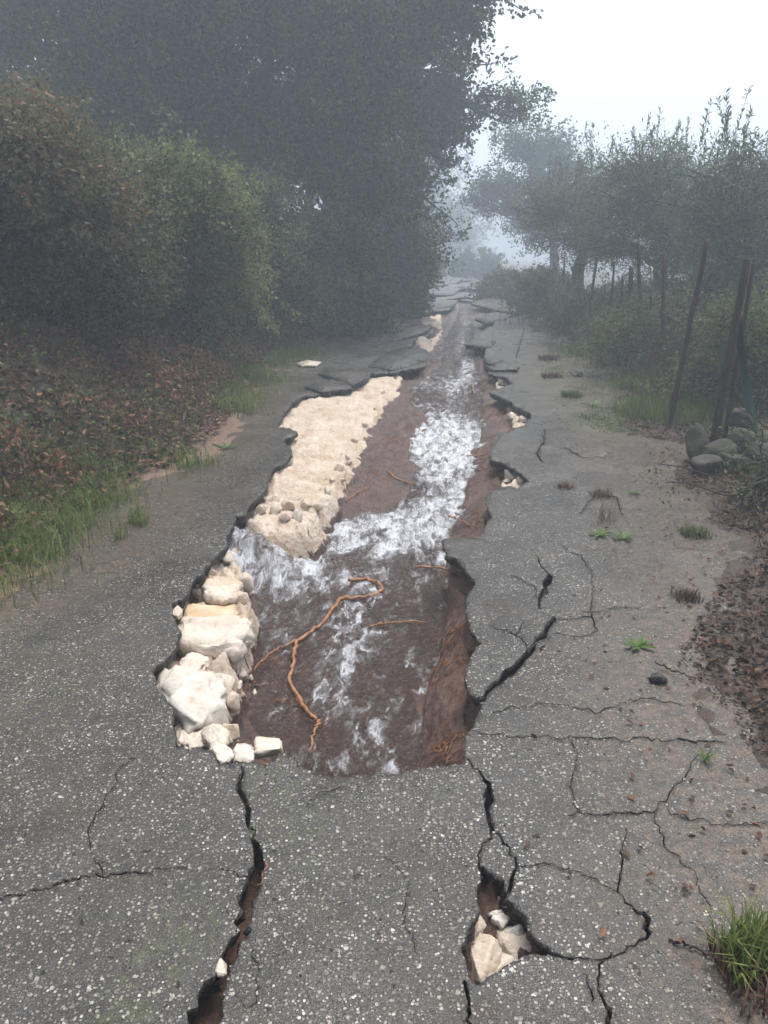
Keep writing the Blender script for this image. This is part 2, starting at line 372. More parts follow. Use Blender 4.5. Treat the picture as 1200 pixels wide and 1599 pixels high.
CRACKS = [  # (x, y, width)
    [(377, 1192, 5), (376, 1228, 9), (386, 1262, 9), (394, 1300, 5), (404, 1326, 12), (400, 1372, 26), (386, 1425, 24), (366, 1478, 27), (352, 1512, 18), (330, 1550, 36), (312, 1590, 34), (288, 1640, 22), (260, 1720, 14), (240, 1900, 10)],
    [(-260, 1462, 5), (-60, 1418, 5), (20, 1398, 6), (75, 1382, 5), (140, 1362, 6), (220, 1361, 5), (292, 1352, 4)],
    [(345, 1354, 4), (372, 1366, 5), (392, 1370, 4)],
    [(172, 1234, 4), (150, 1268, 4), (138, 1298, 3), (146, 1332, 3)],
    [(391, 1480, 2.5), (402, 1505, 3), (398, 1530, 3), (404, 1562, 3), (384, 1570, 3), (370, 1552, 3), (376, 1540, 2)],
    [(728, 1188, 5), (745, 1208, 4), (762, 1228, 7), (766, 1243, 17), (764, 1268, 9), (771, 1297, 8)],
    [(771, 1297, 5), (748, 1322, 5), (745, 1340, 5), (754, 1360, 8)],
    [(771, 1297, 4), (798, 1326, 6), (807, 1352, 6), (795, 1384, 7), (788, 1396, 5)],
    [(727, 1528, 7), (731, 1560, 8), (730, 1600, 7), (736, 1700, 6)],
    [(858, 1484, 8), (895, 1498, 6), (940, 1494, 6), (985, 1476, 6), (1016, 1456, 8), (1010, 1434, 7), (985, 1410, 5), (963, 1388, 4), (972, 1340, 4), (976, 1290, 3)],
    [(940, 1494, 6), (934, 1540, 6), (952, 1576, 8), (948, 1660, 6)],
    [(912, 1515, 4), (925, 1560, 5)],
    [(885, 1271, 3), (960, 1272, 3.5), (1022, 1267, 4), (1045, 1240, 5), (1066, 1215, 4)],
    [(738, 1142, 3), (800, 1152, 3.5), (860, 1151, 3), (930, 1152, 2.5), (1000, 1156, 4.5), (1060, 1158, 5), (1135, 1160, 3)],
    [(744, 1096, 6), (765, 1076, 7), (800, 1050, 7), (826, 1022, 9), (836, 1004, 5), (850, 996, 8), (868, 970, 6), (845, 962, 3), (842, 944, 7), (850, 922, 7), (858, 900, 8), (846, 878, 6), (831, 860, 4), (790, 846, 1.6), (736, 838, 2)],
    [(826, 1022, 3), (806, 1000, 3), (815, 980, 2.5)],
    [(868, 970, 3), (925, 966, 3.5), (933, 988, 4), (920, 996, 2.5), (858, 992, 2)],
    [(852, 672, 2.5), (850, 690, 4), (838, 708, 4), (848, 721, 3)],
    [(905, 955, 2), (985, 950, 2), (1010, 946, 1.5)],
    [(820, 512, 2), (812, 540, 3), (806, 560, 2)],
    [(930, 770, 3), (965, 776, 3), (968, 800, 3)],
    [(772, 1110, 2.5), (850, 1098, 2), (930, 1112, 2.5), (1010, 1092, 2.5), (1070, 1105, 2)], [(905, 1272, 2.5), (890, 1225, 2.5), (902, 1180, 2), (888, 1152, 2)], [(1022, 1267, 3), (1040, 1320, 3), (1085, 1362, 3), (1110, 1420, 2.5)], [(1066, 1215, 3), (1090, 1180, 3)],
    [(807, 1352, 3), (850, 1348, 2.5), (905, 1362, 2.5), (963, 1388, 3)], [(600, 1330, 2), (640, 1372, 2.5), (628, 1430, 2.5), (652, 1490, 2)], [(480, 1260, 2.5), (500, 1235, 2), (540, 1228, 2)], [(146, 1332, 2.5), (160, 1362, 2.5)], [(210, 1180, 2), (180, 1208, 2.5), (172, 1234, 3)],
    [(880, 700, 2), (915, 716, 2), (950, 712, 2)], [(905, 800, 2), (930, 770, 2)], [(800, 900, 2), (828, 915, 2), (842, 944, 2)], [(760, 980, 2), (790, 988, 2.5), (806, 1000, 2.5)], [(880, 850, 2), (920, 880, 2), (925, 920, 2), (925, 966, 2.5)], [(1040, 1268, 2.5), (1130, 1290, 2.5), (1200, 1282, 2)],
]
HOLE_J = rough_line(rough_line(HOLE, 14, 2.2, 3, True), 5, 1.2, 13, True); POT_J = rough_line(rough_line(POTHOLE, 12, 2.5, 4, True), 5, 1.3, 14, True)
FAR_J = [rough_line(h, 6, 1.5, 5+i, True) for i, h in enumerate(FAR_HOLES)]
def crack_poly(c, seed):
    q = rough_line([(a, b, w*(.55 if w < 6.5 else .95)) for a, b, w in c], 6, 1.9, seed); d = np.gradient(q[:, :2], axis=0); d /= np.linalg.norm(d, axis=1)[:, None]+1e-9
    n = np.stack([-d[:, 1], d[:, 0]], 1); r = np.random.default_rng(seed+99)
    ii = np.arange(len(q)); w = q[:, 2]/2*(1+.55*fbm(ii*.28, ii*0., seed=seed, oct=3)+r.uniform(-.22, .22, len(q))); w2 = q[:, 2]/2*(1+.55*fbm(ii*.28, ii*0.+5, seed=seed, oct=3)+r.uniform(-.22, .22, len(q)))
    return np.vstack([q[:, :2]+n*w[:, None], (q[:, :2]-n*w2[:, None])[::-1]])
CRACK_P = [crack_poly(c, 20+i) for i, c in enumerate(CRACKS)]

def to_world(poly, z=0.0):
    X, Y = P(poly[:, 0], poly[:, 1], z); return np.stack([X, Y], 1)
W_HOLE = to_world(np.array(HOLE, float)); W_POT = to_world(np.array(POTHOLE, float))

def h_road(X, Y):
    return .010*fbm(X*.9, Y*.7, seed=2, oct=3) + .004*fbm(X*5, Y*5, seed=5, oct=2)
def h_ground(X, Y):
    X = np.asarray(X, float); Y = np.asarray(Y, float)
    dl = XL(Y)-X + .10*fbm(X*2.2, Y*2.2, seed=11, oct=4)+.05*fbm(X*13, Y*13, seed=15, oct=3); dr = X-XR(Y) + .12*fbm(X*2.2, Y*2.2, seed=12, oct=4)+.07*fbm(X*12, Y*12, seed=16, oct=4)
    n = fbm(X*1.1, Y*1.1, seed=13, oct=4); n2 = fbm(X*7, Y*7, seed=14, oct=3)
    zl = .035*sstep(0, .3, dl)+1.15*sstep(.2, 2.2, dl)+.5*sstep(2, 8, dl)+.07*n*sstep(0, .6, dl)+.018*n2
    zr = .035*sstep(0, .45, dr)+.08*sstep(.3, 1.3, dr)-.25*sstep(2, 9, dr)+.04*n*sstep(0, .6, dr)+.016*n2
    zl = np.where(dl < 0, np.maximum(.45*dl, -.6), zl); zr = np.where(dr < 0, np.maximum(.45*dr, -.6), zr)
    return np.maximum(zl, zr)

# ------------------------------------------------------------------ ground sheet
def build_ground():
    ys = np.concatenate([np.linspace(-12, .6, 14), .6+np.cumsum(np.geomspace(.035, 6., 330))]); ys = ys[ys < 150]
    t = np.linspace(-1, 1, 401); xs = np.sign(t)*(np.abs(t)*3.5+np.abs(t)**5*135)
    ys = np.append(ys, 150.)
    Xg, Yg = np.meshgrid(xs, ys); Xg = Xg+np.clip(Yg, 0, 150)*.06
    Z = h_ground(Xg, Yg)
    n, m = Xg.shape; idx = np.arange(n*m).reshape(n, m)
    F = np.stack([idx[:-1, :-1], idx[:-1, 1:], idx[1:, 1:], idx[1:, :-1]], -1).reshape(-1, 4)
    dl = XL(Yg)-Xg; dr = Xg-XR(Yg)
    green = np.clip(sstep(1.5, 4, dr)+.5*sstep(.25, .6, dl)*sstep(1.6, .8, dl), 0, 1)
    silt = sstep(-.5, .02, dl)*sstep(.35, .12, dl)
    me = new_mesh('ground', np.stack([Xg.ravel(), Yg.ravel(), Z.ravel()], 1), F, M_GND, {'green': green.ravel(), 'silt': silt.ravel()}, True)
    obj('ground', me, kind='structure')
build_ground()

# ------------------------------------------------------------------ asphalt road with its washed-out hole and cracks
def build_road():
    pts = []
    y = 404.0
    while y < 2500:
        st = (2.2 if y < 440 else 3.5 if y < 520 else 7) if y < 1640 else 40
        fx = np.arange(-900, 2100, st*(1.9 if y < 520 else 1.2)) if y < 1640 else np.arange(-1500, 2700, 45)
        if y < 1640:
            X, Y = P(fx, np.full_like(fx, y)); k = (X > XL(Y)-.7) & (X < XR(Y)+.8); fx = fx[k]
        q = np.stack([fx, np.full_like(fx, y)], 1)+rng.uniform(-.3, .3, (len(fx), 2))*st
        pts.append(q); y += st
    pts = np.vstack(pts); polys = [HOLE_J, POT_J]+FAR_J+CRACK_P
    for q in [HOLE_J, POT_J]: pts = pts[np.abs(sdf(q, pts[:, 0], pts[:, 1])) > 1.5]
    V = [tuple(p) for p in pts]; E = []
    for q in polys:
        b = len(V); V += [tuple(p[:2]) for p in q]; E += [(b+i, b+(i+1) % len(q)) for i in range(len(q))]
    vo, eo, fo, *_ = delaunay_2d_cdt([Vector(v) for v in V], E, [], 0, 1e-4)
    v = np.array([(a.x, a.y) for a in vo]); f = np.array([t for t in fo if len(t) == 3])
    c = v[f].mean(1); keep = np.ones(len(f), bool)
    for q in polys:
        bb = (c[:, 0] > q[:, 0].min()) & (c[:, 0] < q[:, 0].max()) & (c[:, 1] > q[:, 1].min()) & (c[:, 1] < q[:, 1].max())
        ii = np.where(bb)[0]; keep[ii[inside(q, c[ii, 0], c[ii, 1])]] = False
    Xc, Yc = P(c[:, 0], c[:, 1]); keep &= (Xc > XL(Yc)-.75) & (Xc < XR(Yc)+.85) & (c[:, 1] > 404)
    f = f[keep]
    a, b, cc = v[f[:, 0]], v[f[:, 1]], v[f[:, 2]]
    cr = (b[:, 0]-a[:, 0])*(cc[:, 1]-a[:, 1])-(b[:, 1]-a[:, 1])*(cc[:, 0]-a[:, 0])
    f[cr > 0] = f[cr > 0][:, ::-1]                 # px y runs down: this makes world normals point up
    X, Y = P(v[:, 0], v[:, 1]); Z = h_road(X, Y)
    sh = sdf(np.array(HOLE, float), v[:, 0], v[:, 1])
    # broken edges: shallow sagging and lifting beside the hole
    sw = sdf(W_HOLE, X, Y); edge = sstep(-.35, 0, sw)
    Z = Z + edge*.014*fbm(X*3, Y*3, seed=33, oct=2)
    # components (pieces cut free by cracks)
    lab = np.arange(len(v))
    for _ in range(400):
        m = lab[f].min(1); l2 = lab.copy(); np.minimum.at(l2, f.ravel(), np.repeat(m, 3)); l2 = l2[l2]
        if (l2 == lab).all(): break
        lab = l2
    fl = lab[f[:, 0]]; ids, cnt = np.unique(fl, return_counts=True); order = ids[np.argsort(-cnt)]; cnts = np.sort(cnt)[::-1]
    px, py = v[:, 0], v[:, 1]
    dl, dr = X-XL(Y), XR(Y)-X
    dirt = np.clip(sstep(.55, .05, dl)*1.1 + sstep(.85, .1, dr)*1.0 + .55*sstep(90, 30, linedist([(860, 560), (905, 620), (940, 680)], px, py)) + .25*sstep(150, 40, linedist([(1010, 720), (1020, 800)], px, py)) + .16*sstep(-.1, .4, fbm(X*.8, Y*.8, seed=8)), 0, 1)
    dirt = np.maximum(dirt, .95*sstep(70, 20, linedist([(-200, 1050), (60, 925), (180, 860), (260, 800)], px, py)))
    moss = np.clip(sstep(40, 10, linedist([(915, 655), (965, 672)], px, py))*1.0 + .5*sstep(60, 20, linedist([(860, 590), (900, 615)], px, py)) + .55*sstep(60, 25, linedist([(300, 1430), (250, 1500), (170, 1600)], px, py)) + .4*sstep(60, 20, linedist([(430, 1210), (480, 1330)], px, py)) + .35*sstep(110, 40, linedist([(0, 1080), (60, 1060)], px, py)), 0, 1)
    wet = np.clip(1.1*sstep(75, 25, linedist([(-150, 1010), (100, 930), (260, 880), (345, 840)], px, py)) + sstep(.25, .6, .5+.5*fbm(X*.7, Y*.7, seed=19))*.6 + .7*sstep(1.6, .4, dl) + .5*sstep(.9, .3, dr)*(Y > 4), 0, 1)
    road = None
    for k, (cid, n) in enumerate(zip(order, cnts)):
        if n < 6: continue
        ff = f[fl == cid]; used, inv = np.unique(ff, return_inverse=True); ff = inv.reshape(-1, 3)
        vx, vy, vz = X[used], Y[used], Z[used].copy()
        if k > 0:                                     # freed pieces tilt a little
            cx, cy = vx.mean(), vy.mean(); r = np.random.default_rng(50+k)
            vz = vz+.012+(vx-cx)*r.uniform(-.01, .05)+(vy-cy)*r.uniform(-.03, .03)
        top = np.stack([vx, vy, vz], 1)
        ed = np.vstack([ff[:, [0, 1]], ff[:, [1, 2]], ff[:, [2, 0]]])
        key = np.sort(ed, 1); uq, ix, ct = np.unique(key, axis=0, return_index=True, return_counts=True)
        be = ed[ix[ct == 1]]; bv, bi = np.unique(be, return_inverse=True); bi = bi.reshape(-1, 2)
        # underside ring set back from the edge so that the slab reads as undercut
        nrm = np.zeros((len(bv), 2)); d = top[be[:, 1], :2]-top[be[:, 0], :2]; L = np.linalg.norm(d, axis=1)[:, None]+1e-9; d = np.stack([-d[:, 1], d[:, 0]], 1)/L
        np.add.at(nrm, bi[:, 0], d); np.add.at(nrm, bi[:, 1], d); nrm /= np.linalg.norm(nrm, axis=1)[:, None]+1e-9
        m1 = top[bv].copy(); m1[:, 2] -= .022+.006*rng.normal(0, 1, len(bv)); m1[:, :2] += nrm*(-.002+.005*rng.normal(0, 1, (len(bv), 1)))
        m2 = top[bv].copy(); m2[:, 2] -= .058+.008*rng.normal(0, 1, len(bv)); m2[:, :2] += nrm*.022
        o1, o2 = len(top), len(top)+len(bv)
        q1 = np.stack([be[:, 1], be[:, 0], o1+bi[:, 0], o1+bi[:, 1]], 1); q2 = np.stack([o1+bi[:, 1], o1+bi[:, 0], o2+bi[:, 0], o2+bi[:, 1]], 1)
        VV = np.vstack([top, m1, m2]); att = {}
        for nm, arr in (('dirt', dirt), ('moss', moss), ('wet', wet)):
            x_ = arr[used]; att[nm] = np.concatenate([x_, x_[bv], x_[bv]])
        mi = np.concatenate([np.zeros(len(q1)+len(q2))+1, np.zeros(len(ff))])
        me = new_mesh('road' if k == 0 else 'asphalt_slab', VV, [np.vstack([q1, q2]), ff], [M_ASPH, M_EDGE], att, False, mi)
        if k == 0: road = obj('road', me, kind='structure')
        else: obj('asphalt_slab', me, road)
    return road
ROAD = build_road()

# ------------------------------------------------------------------ gully bed and stream
def zw(Y):      # water level falls towards the camera in two small steps
    return -.17-.05*sstep(12, 7.2, Y)-.05*sstep(6.6, 5.6, Y)-.03*sstep(5.0, 4.0, Y)
WATER_PX = [(560, 1300), (480, 1250), (430, 1190), (385, 1120), (370, 1040), (378, 980), (395, 930), (385, 880), (372, 850), (420, 828), (480, 822), (545, 812), (610, 796), (640, 770), (648, 735), (645, 700), (655, 672), (668, 650), (650, 630), (640, 608), (665, 590), (690, 570), (684, 545), (700, 520), (712, 500), (716, 480), (722, 464), (742, 464), (746, 480), (742, 500), (738, 530), (742, 560), (752, 600), (752, 650), (752, 690), (738, 725), (728, 760), (722, 800), (705, 830), (694, 850), (698, 890), (702, 930), (690, 1000), (668, 1080), (655, 1160), (650, 1260)]
def poly_on_water(pl):
    out = []
    for x, y in pl:
        z = -.22
        for _ in range(6): X, Y = P(x, y, z); z = float(zw(Y))
        out.append((float(X), float(Y)))
    return np.array(out)
W_WATER = poly_on_water(WATER_PX)
LIME_PX = [(592, 580), (560, 592), (545, 606), (470, 618), (440, 642), (430, 665), (450, 690), (445, 715), (415, 745), (405, 765), (372, 810), (385, 835), (420, 834), (470, 826), (505, 806), (525, 770), (545, 735), (560, 700), (580, 660), (600, 630), (622, 605), (630, 586)]
LIME2_PX = [(345, 862), (318, 886), (292, 922), (262, 950), (275, 990), (270, 1030), (232, 1055), (262, 1100), (270, 1170), (330, 1190), (372, 1160), (360, 1110), (375, 1050), (392, 990), (390, 930), (395, 880), (372, 850)]
LIME3_PX = [[(645, 545), (680, 522), (690, 512), (655, 502), (648, 492), (690, 490), (690, 520), (672, 548)], [(790, 622), (835, 648), (815, 668), (800, 660)], [(780, 722), (830, 746), (812, 760), (785, 758), (800, 740)], [(768, 572), (800, 600), (780, 604)], [(765, 500), (785, 488), (792, 496), (770, 512)]]
W_LIME = to_world(np.array(LIME_PX, float), -.06); W_LIME2 = to_world(np.array(LIME2_PX, float), -.10); W_LIME3 = [to_world(np.array(q, float), -.08) for q in LIME3_PX]
def bed_fields(X, Y):
    s = sdf(W_HOLE, X, Y); sp = sdf(W_POT, X, Y); w = sdf(W_WATER, X, Y); W = zw(Y)
    rim = -.105+.012*fbm(X*4, Y*4, seed=41, oct=3)
    t = np.clip((-w)/np.maximum(-w+np.maximum(s, 0), 1e-3), 0, 1)
    dry = W+.005+(rim-.03-W)*t**.9
    z = np.where(w > 0, W-.012-.06*sstep(0, .22, w), dry)
    z = np.where(s < -.10, rim, np.where(s < 0, rim-.05*sstep(-.10, 0, s), z))
    z = np.where((s < 0) & (w > 0), np.minimum(z, W-.03), z)
    rough = fbm(X*6, Y*6, seed=42, oct=5, gain=.6)
    z = z+np.where(s > -.05, .020*rough*np.where(w > 0, .6, 1.2), 0)
    # the pale rock shelf under the left lane
    l1 = sdf(W_LIME, X, Y)+.05*fbm(X*7, Y*7, seed=44, oct=4); l2 = sdf(W_LIME2, X, Y)+.05*fbm(X*9, Y*9, seed=45, oct=4)
    strata = .022*fbm(X*1.5, Y*3.2, seed=46, oct=3)+.03*np.abs(fbm(X*6, Y*9, seed=47, oct=5, gain=.6))-.035*sstep(.10, .0, np.abs(fbm(X*1.3+.6*Y, Y*1.7, seed=70, oct=4)))
    crumble = .06*np.abs(fbm(X*10, Y*10, seed=48, oct=4, gain=.6))
    a1 = sstep(-.05, .09, l1); z = z*(1-a1)+a1*np.maximum(z, -.075+strata-crumble*sstep(.22, .03, l1))
    a2 = sstep(-.04, .08, l2); z = z*(1-a2)+a2*np.maximum(z, -.17+crumble*1.2+strata)
    lime = np.maximum(sstep(-.03, .05, l1), sstep(-.03, .05, l2))
    for q in W_LIME3:
        l3 = sdf(q, X, Y)+.04*fbm(X*8, Y*8, seed=49, oct=3); a3 = sstep(-.04, .05, l3); lime = np.maximum(lime, a3)
        z = z*(1-a3)+a3*np.maximum(z, -.13+crumble*1.2)
    inp = sstep(-.02, .10, sp); z = np.where(sp > -.03, -.10-.035*inp+crumble*.6, z); lime = np.maximum(lime, sstep(.02, .05, sp-.03)*.95)
    warm = np.clip(.3*sstep(.0, .5, fbm(X*5, Y*5, seed=52))+.5*sstep(.16, .0, np.abs(s))*(w < .02)*(X > XL(Y)+1.9), 0, 1)
    return z, lime, warm, w, s
def build_bed():
    xs = np.concatenate([np.arange(-160, 230, 12), np.arange(230, 880, 3.2), np.arange(880, 1330, 12)])
    ys = np.concatenate([np.arange(407, 470, 1.3), np.arange(470, 640, 2.0), np.arange(640, 1230, 3.2), np.arange(1230, 1700, 5), np.arange(1700, 2400, 60)])
    gx, gy = np.meshgrid(xs, ys); X, Y = P(gx, gy)
    z, lime, warm, w, s = bed_fields(X, Y)
    n, m = X.shape; idx = np.arange(n*m).reshape(n, m)
    F = np.stack([idx[1:, :-1], idx[1:, 1:], idx[:-1, 1:], idx[:-1, :-1]], -1).reshape(-1, 4)
    Xc, Yc = X.ravel(), Y.ravel(); ok = (Xc > XL(Yc)-.3) & (Xc < XR(Yc)+.3); F = F[ok[F].all(1)]
    me = new_mesh('gully_bed', np.stack([Xc, Yc, z.ravel()], 1), F, M_BED, {'lime': lime.ravel(), 'warm': warm.ravel(), 'wet': (w > -.05).ravel()*1.0}, True)
    obj('gully_bed', me, kind='structure')
    return xs, ys, z
BXS, BYS, BZ = build_bed()
def bed_at(X, Y):
    px, py = proj(np.asarray(X, float), np.asarray(Y, float), 0.0)
    fx = np.clip(np.interp(px, BXS, np.arange(len(BXS))), 0, len(BXS)-1.001); fy = np.clip(np.interp(py, BYS, np.arange(len(BYS))), 0, len(BYS)-1.001)
    i, j = fx.astype(int), fy.astype(int); u, v = fx-i, fy-j
    return (BZ[j, i]*(1-u)+BZ[j, i+1]*u)*(1-v)+(BZ[j+1, i]*(1-u)+BZ[j+1, i+1]*u)*v
def bed_z(px, py):
    """point of the bed seen at that pixel"""
    z = -.2
    for _ in range(12):
        X, Y = P(px, py, z); zz = float(bed_at(X, Y)); z = .5*z+.5*zz
    X, Y = P(px, py, z); return np.array([float(X), float(Y), z])

FOAM = [  # (polyline in px, radius px, amount)
    ([(672, 672), (700, 668), (735, 684)], 24, .95), ([(665, 690), (700, 700), (720, 712)], 30, 1.0), ([(735, 700), (715, 720), (690, 735)], 18, 1.05), ([(660, 715), (690, 745), (715, 758)], 24, .8),
    ([(725, 765), (700, 790), (655, 808), (610, 825)], 26, .85), ([(690, 815), (640, 842), (600, 850)], 22, .85), ([(620, 815), (540, 822), (480, 832)], 14, .85), ([(560, 842), (510, 852), (490, 885)], 15, .85), ([(690, 835), (695, 880)], 12, .6),
    ([(372, 842), (420, 850), (480, 868)], 30, .8), ([(372, 865), (400, 892), (450, 905)], 30, .72), ([(480, 890), (500, 912), (540, 905)], 12, .7),
    ([(590, 905), (560, 935), (548, 980), (535, 1030), (515, 1095)], 20, .62), ([(545, 985), (570, 1000)], 24, .55), ([(585, 1130), (590, 1165), (605, 1190)], 18, .5), ([(560, 1140), (575, 1180)], 14, .45),
    ([(728, 500), (722, 530), (715, 555)], 8, .5), ([(730, 570), (728, 592), (705, 606)], 10, .8), ([(690, 597), (740, 590)], 8, .55), ([(720, 478), (728, 500)], 7, .45), ([(715, 610), (700, 650)], 14, .45), ([(655, 600), (690, 605)], 8, .5)]
def build_stream():
    xs = np.arange(300, 800, 2.6); ys = np.concatenate([np.arange(455, 640, 1.6), np.arange(640, 1320, 2.6)])
    gx, gy = np.meshgrid(xs, ys); X, Y = P(gx, gy, -.23)
    Z = zw(Y); px, py = proj(X, Y, Z)
    foam_glint = np.zeros_like(X)
    for pl, r, a in FOAM: foam_glint = np.maximum(foam_glint, a*(.74*sstep(r*2.3, r*.2, linedist(pl, px, py))))
    foam_glint = np.clip(np.maximum(foam_glint, .19+.17*fbm(X*2.2, Y*1.1, seed=64, oct=3)), 0, 1.05)  # low floor beside the real foam: ripple sparkle painted as pale streaks
    # the sheet of water that pours off the left lane into the hole
    lipline = to_world(np.array([(318, 890), (345, 862), (368, 814)], float))
    d = linedist(lipline, X, Y); side = sdf(W_HOLE, X, Y)
    spill = sstep(.55, .0, d)*sstep(70, 20, np.abs(py-850)-20)*(1+.35*fbm(X*9, Y*9, seed=68, oct=3))
    w = sdf(W_WATER, X, Y)+.02*fbm(X*12, Y*12, seed=66)
    Z = np.where(spill > .01, Z+(-.075-Z)*np.clip(spill, 0, 1)**1.2, Z)
    amp = (.007+.030*np.clip(foam_glint, 0, 1))*(1-.6*np.clip(spill, 0, 1))
    Z = Z+amp*(fbm(X*7, Y*5, seed=61, oct=4, gain=.55))+.012*foam_glint*fbm(X*28, Y*20, seed=62, oct=2)
    foam_glint = np.maximum(foam_glint, .60*sstep(.0, .55, spill))
    keep = ((w > -.06) | ((spill > .03) & (side > -.10))) & (side > -.12)
    # flow co-ordinates: along and across the current
    fu = X-.09*Y; fv = Y*1.0
    n, m = X.shape; idx = np.arange(n*m).reshape(n, m)
    F = np.stack([idx[1:, :-1], idx[1:, 1:], idx[:-1, 1:], idx[:-1, :-1]], -1).reshape(-1, 4); F = F[keep.ravel()[F].all(1)]
    used, inv = np.unique(F, return_inverse=True); F = inv.reshape(-1, 4)
    me = new_mesh('stream', np.stack([X.ravel(), Y.ravel(), Z.ravel()], 1)[used], F, M_WATER, {'foam_glint': foam_glint.ravel()[used], 'fu': fu.ravel()[used], 'fv': fv.ravel()[used]}, True)
    obj('stream_water', me, kind='structure')
build_stream()

# ------------------------------------------------------------------ stones, slabs, roots
def hull_mesh(name, pts, seed, mat, sub=2, noise=.02, cell=6.):
    """angular stone: convex hull, bevelled edges, subdivided and roughened"""
    bm = bmesh.new()
    for p in pts: bm.verts.new(p)
    res = bmesh.ops.convex_hull(bm, input=bm.verts[:]); bmesh.ops.delete(bm, geom=[g for g in res['geom_interior'] if isinstance(g, bmesh.types.BMVert)], context='VERTS')
    V0 = np.array([v.co for v in bm.verts]); sz = float(np.ptp(V0, axis=0).max())
    bmesh.ops.dissolve_limit(bm, angle_limit=.25, verts=bm.verts[:], edges=bm.edges[:])
    bmesh.ops.bevel(bm, geom=bm.edges[:], offset=sz*.035, segments=1, profile=.6, affect='EDGES', clamp_overlap=True)
    bmesh.ops.triangulate(bm, faces=bm.faces[:])
    bmesh.ops.subdivide_edges(bm, edges=bm.edges[:], cuts=sub, use_grid_fill=True); bmesh.ops.triangulate(bm, faces=bm.faces[:])
    bm.normal_update(); V = np.array([v.co for v in bm.verts]); N = np.array([v.normal for v in bm.verts]); k = cell/sz
    V = V+N*(noise*sz*2*fbm(V[:, 0]*k+seed, V[:, 1]*k, V[:, 2]*k, seed, 4, .6))[:, None]
    F = np.array([[v.index for v in f.verts] for f in bm.faces]); bm.free()
    return new_mesh(name, V, F, mat, None, False)
def rock_mesh(name, dims, seed, mat, cuts=9, sub=3, noise=.10, soft=.8):
    if mat is M_MOSS:
        bm = bmesh.new(); bmesh.ops.create_icosphere(bm, subdivisions=sub, radius=1)
        V = np.array([v.co for v in bm.verts]); r = np.random.default_rng(seed)
        for _ in range(cuts):
            n = r.normal(0, 1, 3); n /= np.linalg.norm(n); d = r.uniform(.45, .85)
            over = V@n-d; V = V-np.where(over > 0, over, 0)[:, None]*n[None]*soft
        V = V*(1+noise*fbm(V[:, 0]*2.2+seed, V[:, 1]*2.2, V[:, 2]*2.2, seed, 4))[:, None]
        V = V/np.abs(V).max(0)*np.array(dims)/2
        F = np.array([[v.index for v in f.verts] for f in bm.faces]); bm.free()
        return new_mesh(name, V, F, mat, None, True)
    r = np.random.default_rng(seed); q = r.normal(0, 1, (13, 3)); q *= r.uniform(.75, 1.1, (13, 1))/np.linalg.norm(q, axis=1)[:, None]
    q = q/np.abs(q).max(0)*np.array(dims)/2
    return hull_mesh(name, q, seed, mat, 2 if sub > 2 else 1)
def px_rock(label, pts, seed, mat, group, name='limestone_boulder', **kw):
    q = np.array([[*map(float, P(x, y, z)), z] for x, y, z in pts]); c = q.mean(0)
    return obj(name, hull_mesh(name, q-c, seed, mat, 3, **kw), None, tuple(c), label=label, category='rock', group=group)
def stone(name, label, cat, p, dims, seed, mat, rot=(0, 0, 0), group=None, **kw):
    o = obj(name, rock_mesh(name, dims, seed, mat, **kw), None, p, label=label, category=cat); o.rotation_euler = rot
    if group: o['group'] = group
    return o
g_r = 'limestone blocks exposed along the broken left lane'
px_rock('large white angular limestone boulder under the broken asphalt lip', [(243, 1074, -.03), (268, 1054, -.01), (322, 1050, .0), (346, 1082, -.03), (330, 1112, -.02), (300, 1138, -.04), (262, 1106, -.03), (352, 1104, -.13), (334, 1150, -.16), (292, 1166, -.14), (250, 1120, -.15), (262, 1050, -.2), (345, 1045, -.2)], 5, M_WST, g_r, noise=.03)
px_rock('flat-topped pinkish limestone block beside the brown water', [(279, 975, -.05), (296, 970, -.045), (352, 972, -.05), (380, 968, -.05), (388, 994, -.06), (381, 1012, -.07), (372, 1026, -.12), (338, 1016, -.09), (300, 1010, -.07), (282, 1008, -.06), (385, 1010, -.18), (365, 1040, -.22), (330, 1040, -.2), (285, 1030, -.2), (290, 960, -.2), (380, 960, -.2)], 15, M_LIME, g_r, noise=.028)
px_rock('ochre stained limestone block wedged behind the flat-topped block', [(288, 950, -.07), (300, 944, -.06), (345, 945, -.05), (372, 950, -.08), (374, 965, -.09), (340, 972, -.08), (290, 970, -.08), (378, 962, -.2), (340, 985, -.2), (285, 975, -.2), (300, 935, -.2), (370, 938, -.2)], 23, M_OCHRE, g_r)
px_rock('buff angular rock splashed by the water pouring off the lane', [(318, 915, -.05), (330, 905, -.05), (355, 902, -.07), (372, 912, -.09), (366, 935, -.09), (335, 938, -.07), (322, 930, -.07), (378, 925, -.2), (345, 950, -.2), (315, 940, -.2), (330, 895, -.2), (370, 895, -.2)], 31, M_LIME, g_r)
px_rock('grey buff boulder between the white boulder and flat-topped block', [(278, 1040, -.08), (292, 1025, -.07), (318, 1022, -.09), (330, 1035, -.10), (318, 1052, -.12), (290, 1055, -.10), (335, 1050, -.2), (300, 1070, -.2), (270, 1055, -.2), (285, 1010, -.2), (330, 1012, -.2)], 37, M_LIME, g_r)
px_rock('small white rock on the near lip below the white boulder', [(326, 1166, .0), (345, 1160, .005), (362, 1166, .0), (366, 1180, .0), (352, 1194, -.01), (338, 1186, -.005), (370, 1190, -.08), (345, 1205, -.08), (325, 1180, -.08), (340, 1155, -.08)], 41, M_WST, g_r, 'limestone_rock')
px_rock('bright white wedge of rock sunk into the near asphalt lip', [(364, 1174, .0), (380, 1170, .004), (396, 1172, .0), (396, 1184, -.004), (388, 1194, -.01), (366, 1190, -.01), (398, 1200, -.08), (362, 1200, -.08), (366, 1160, -.08), (398, 1162, -.08)], 42, M_WST, g_r, 'limestone_rock')
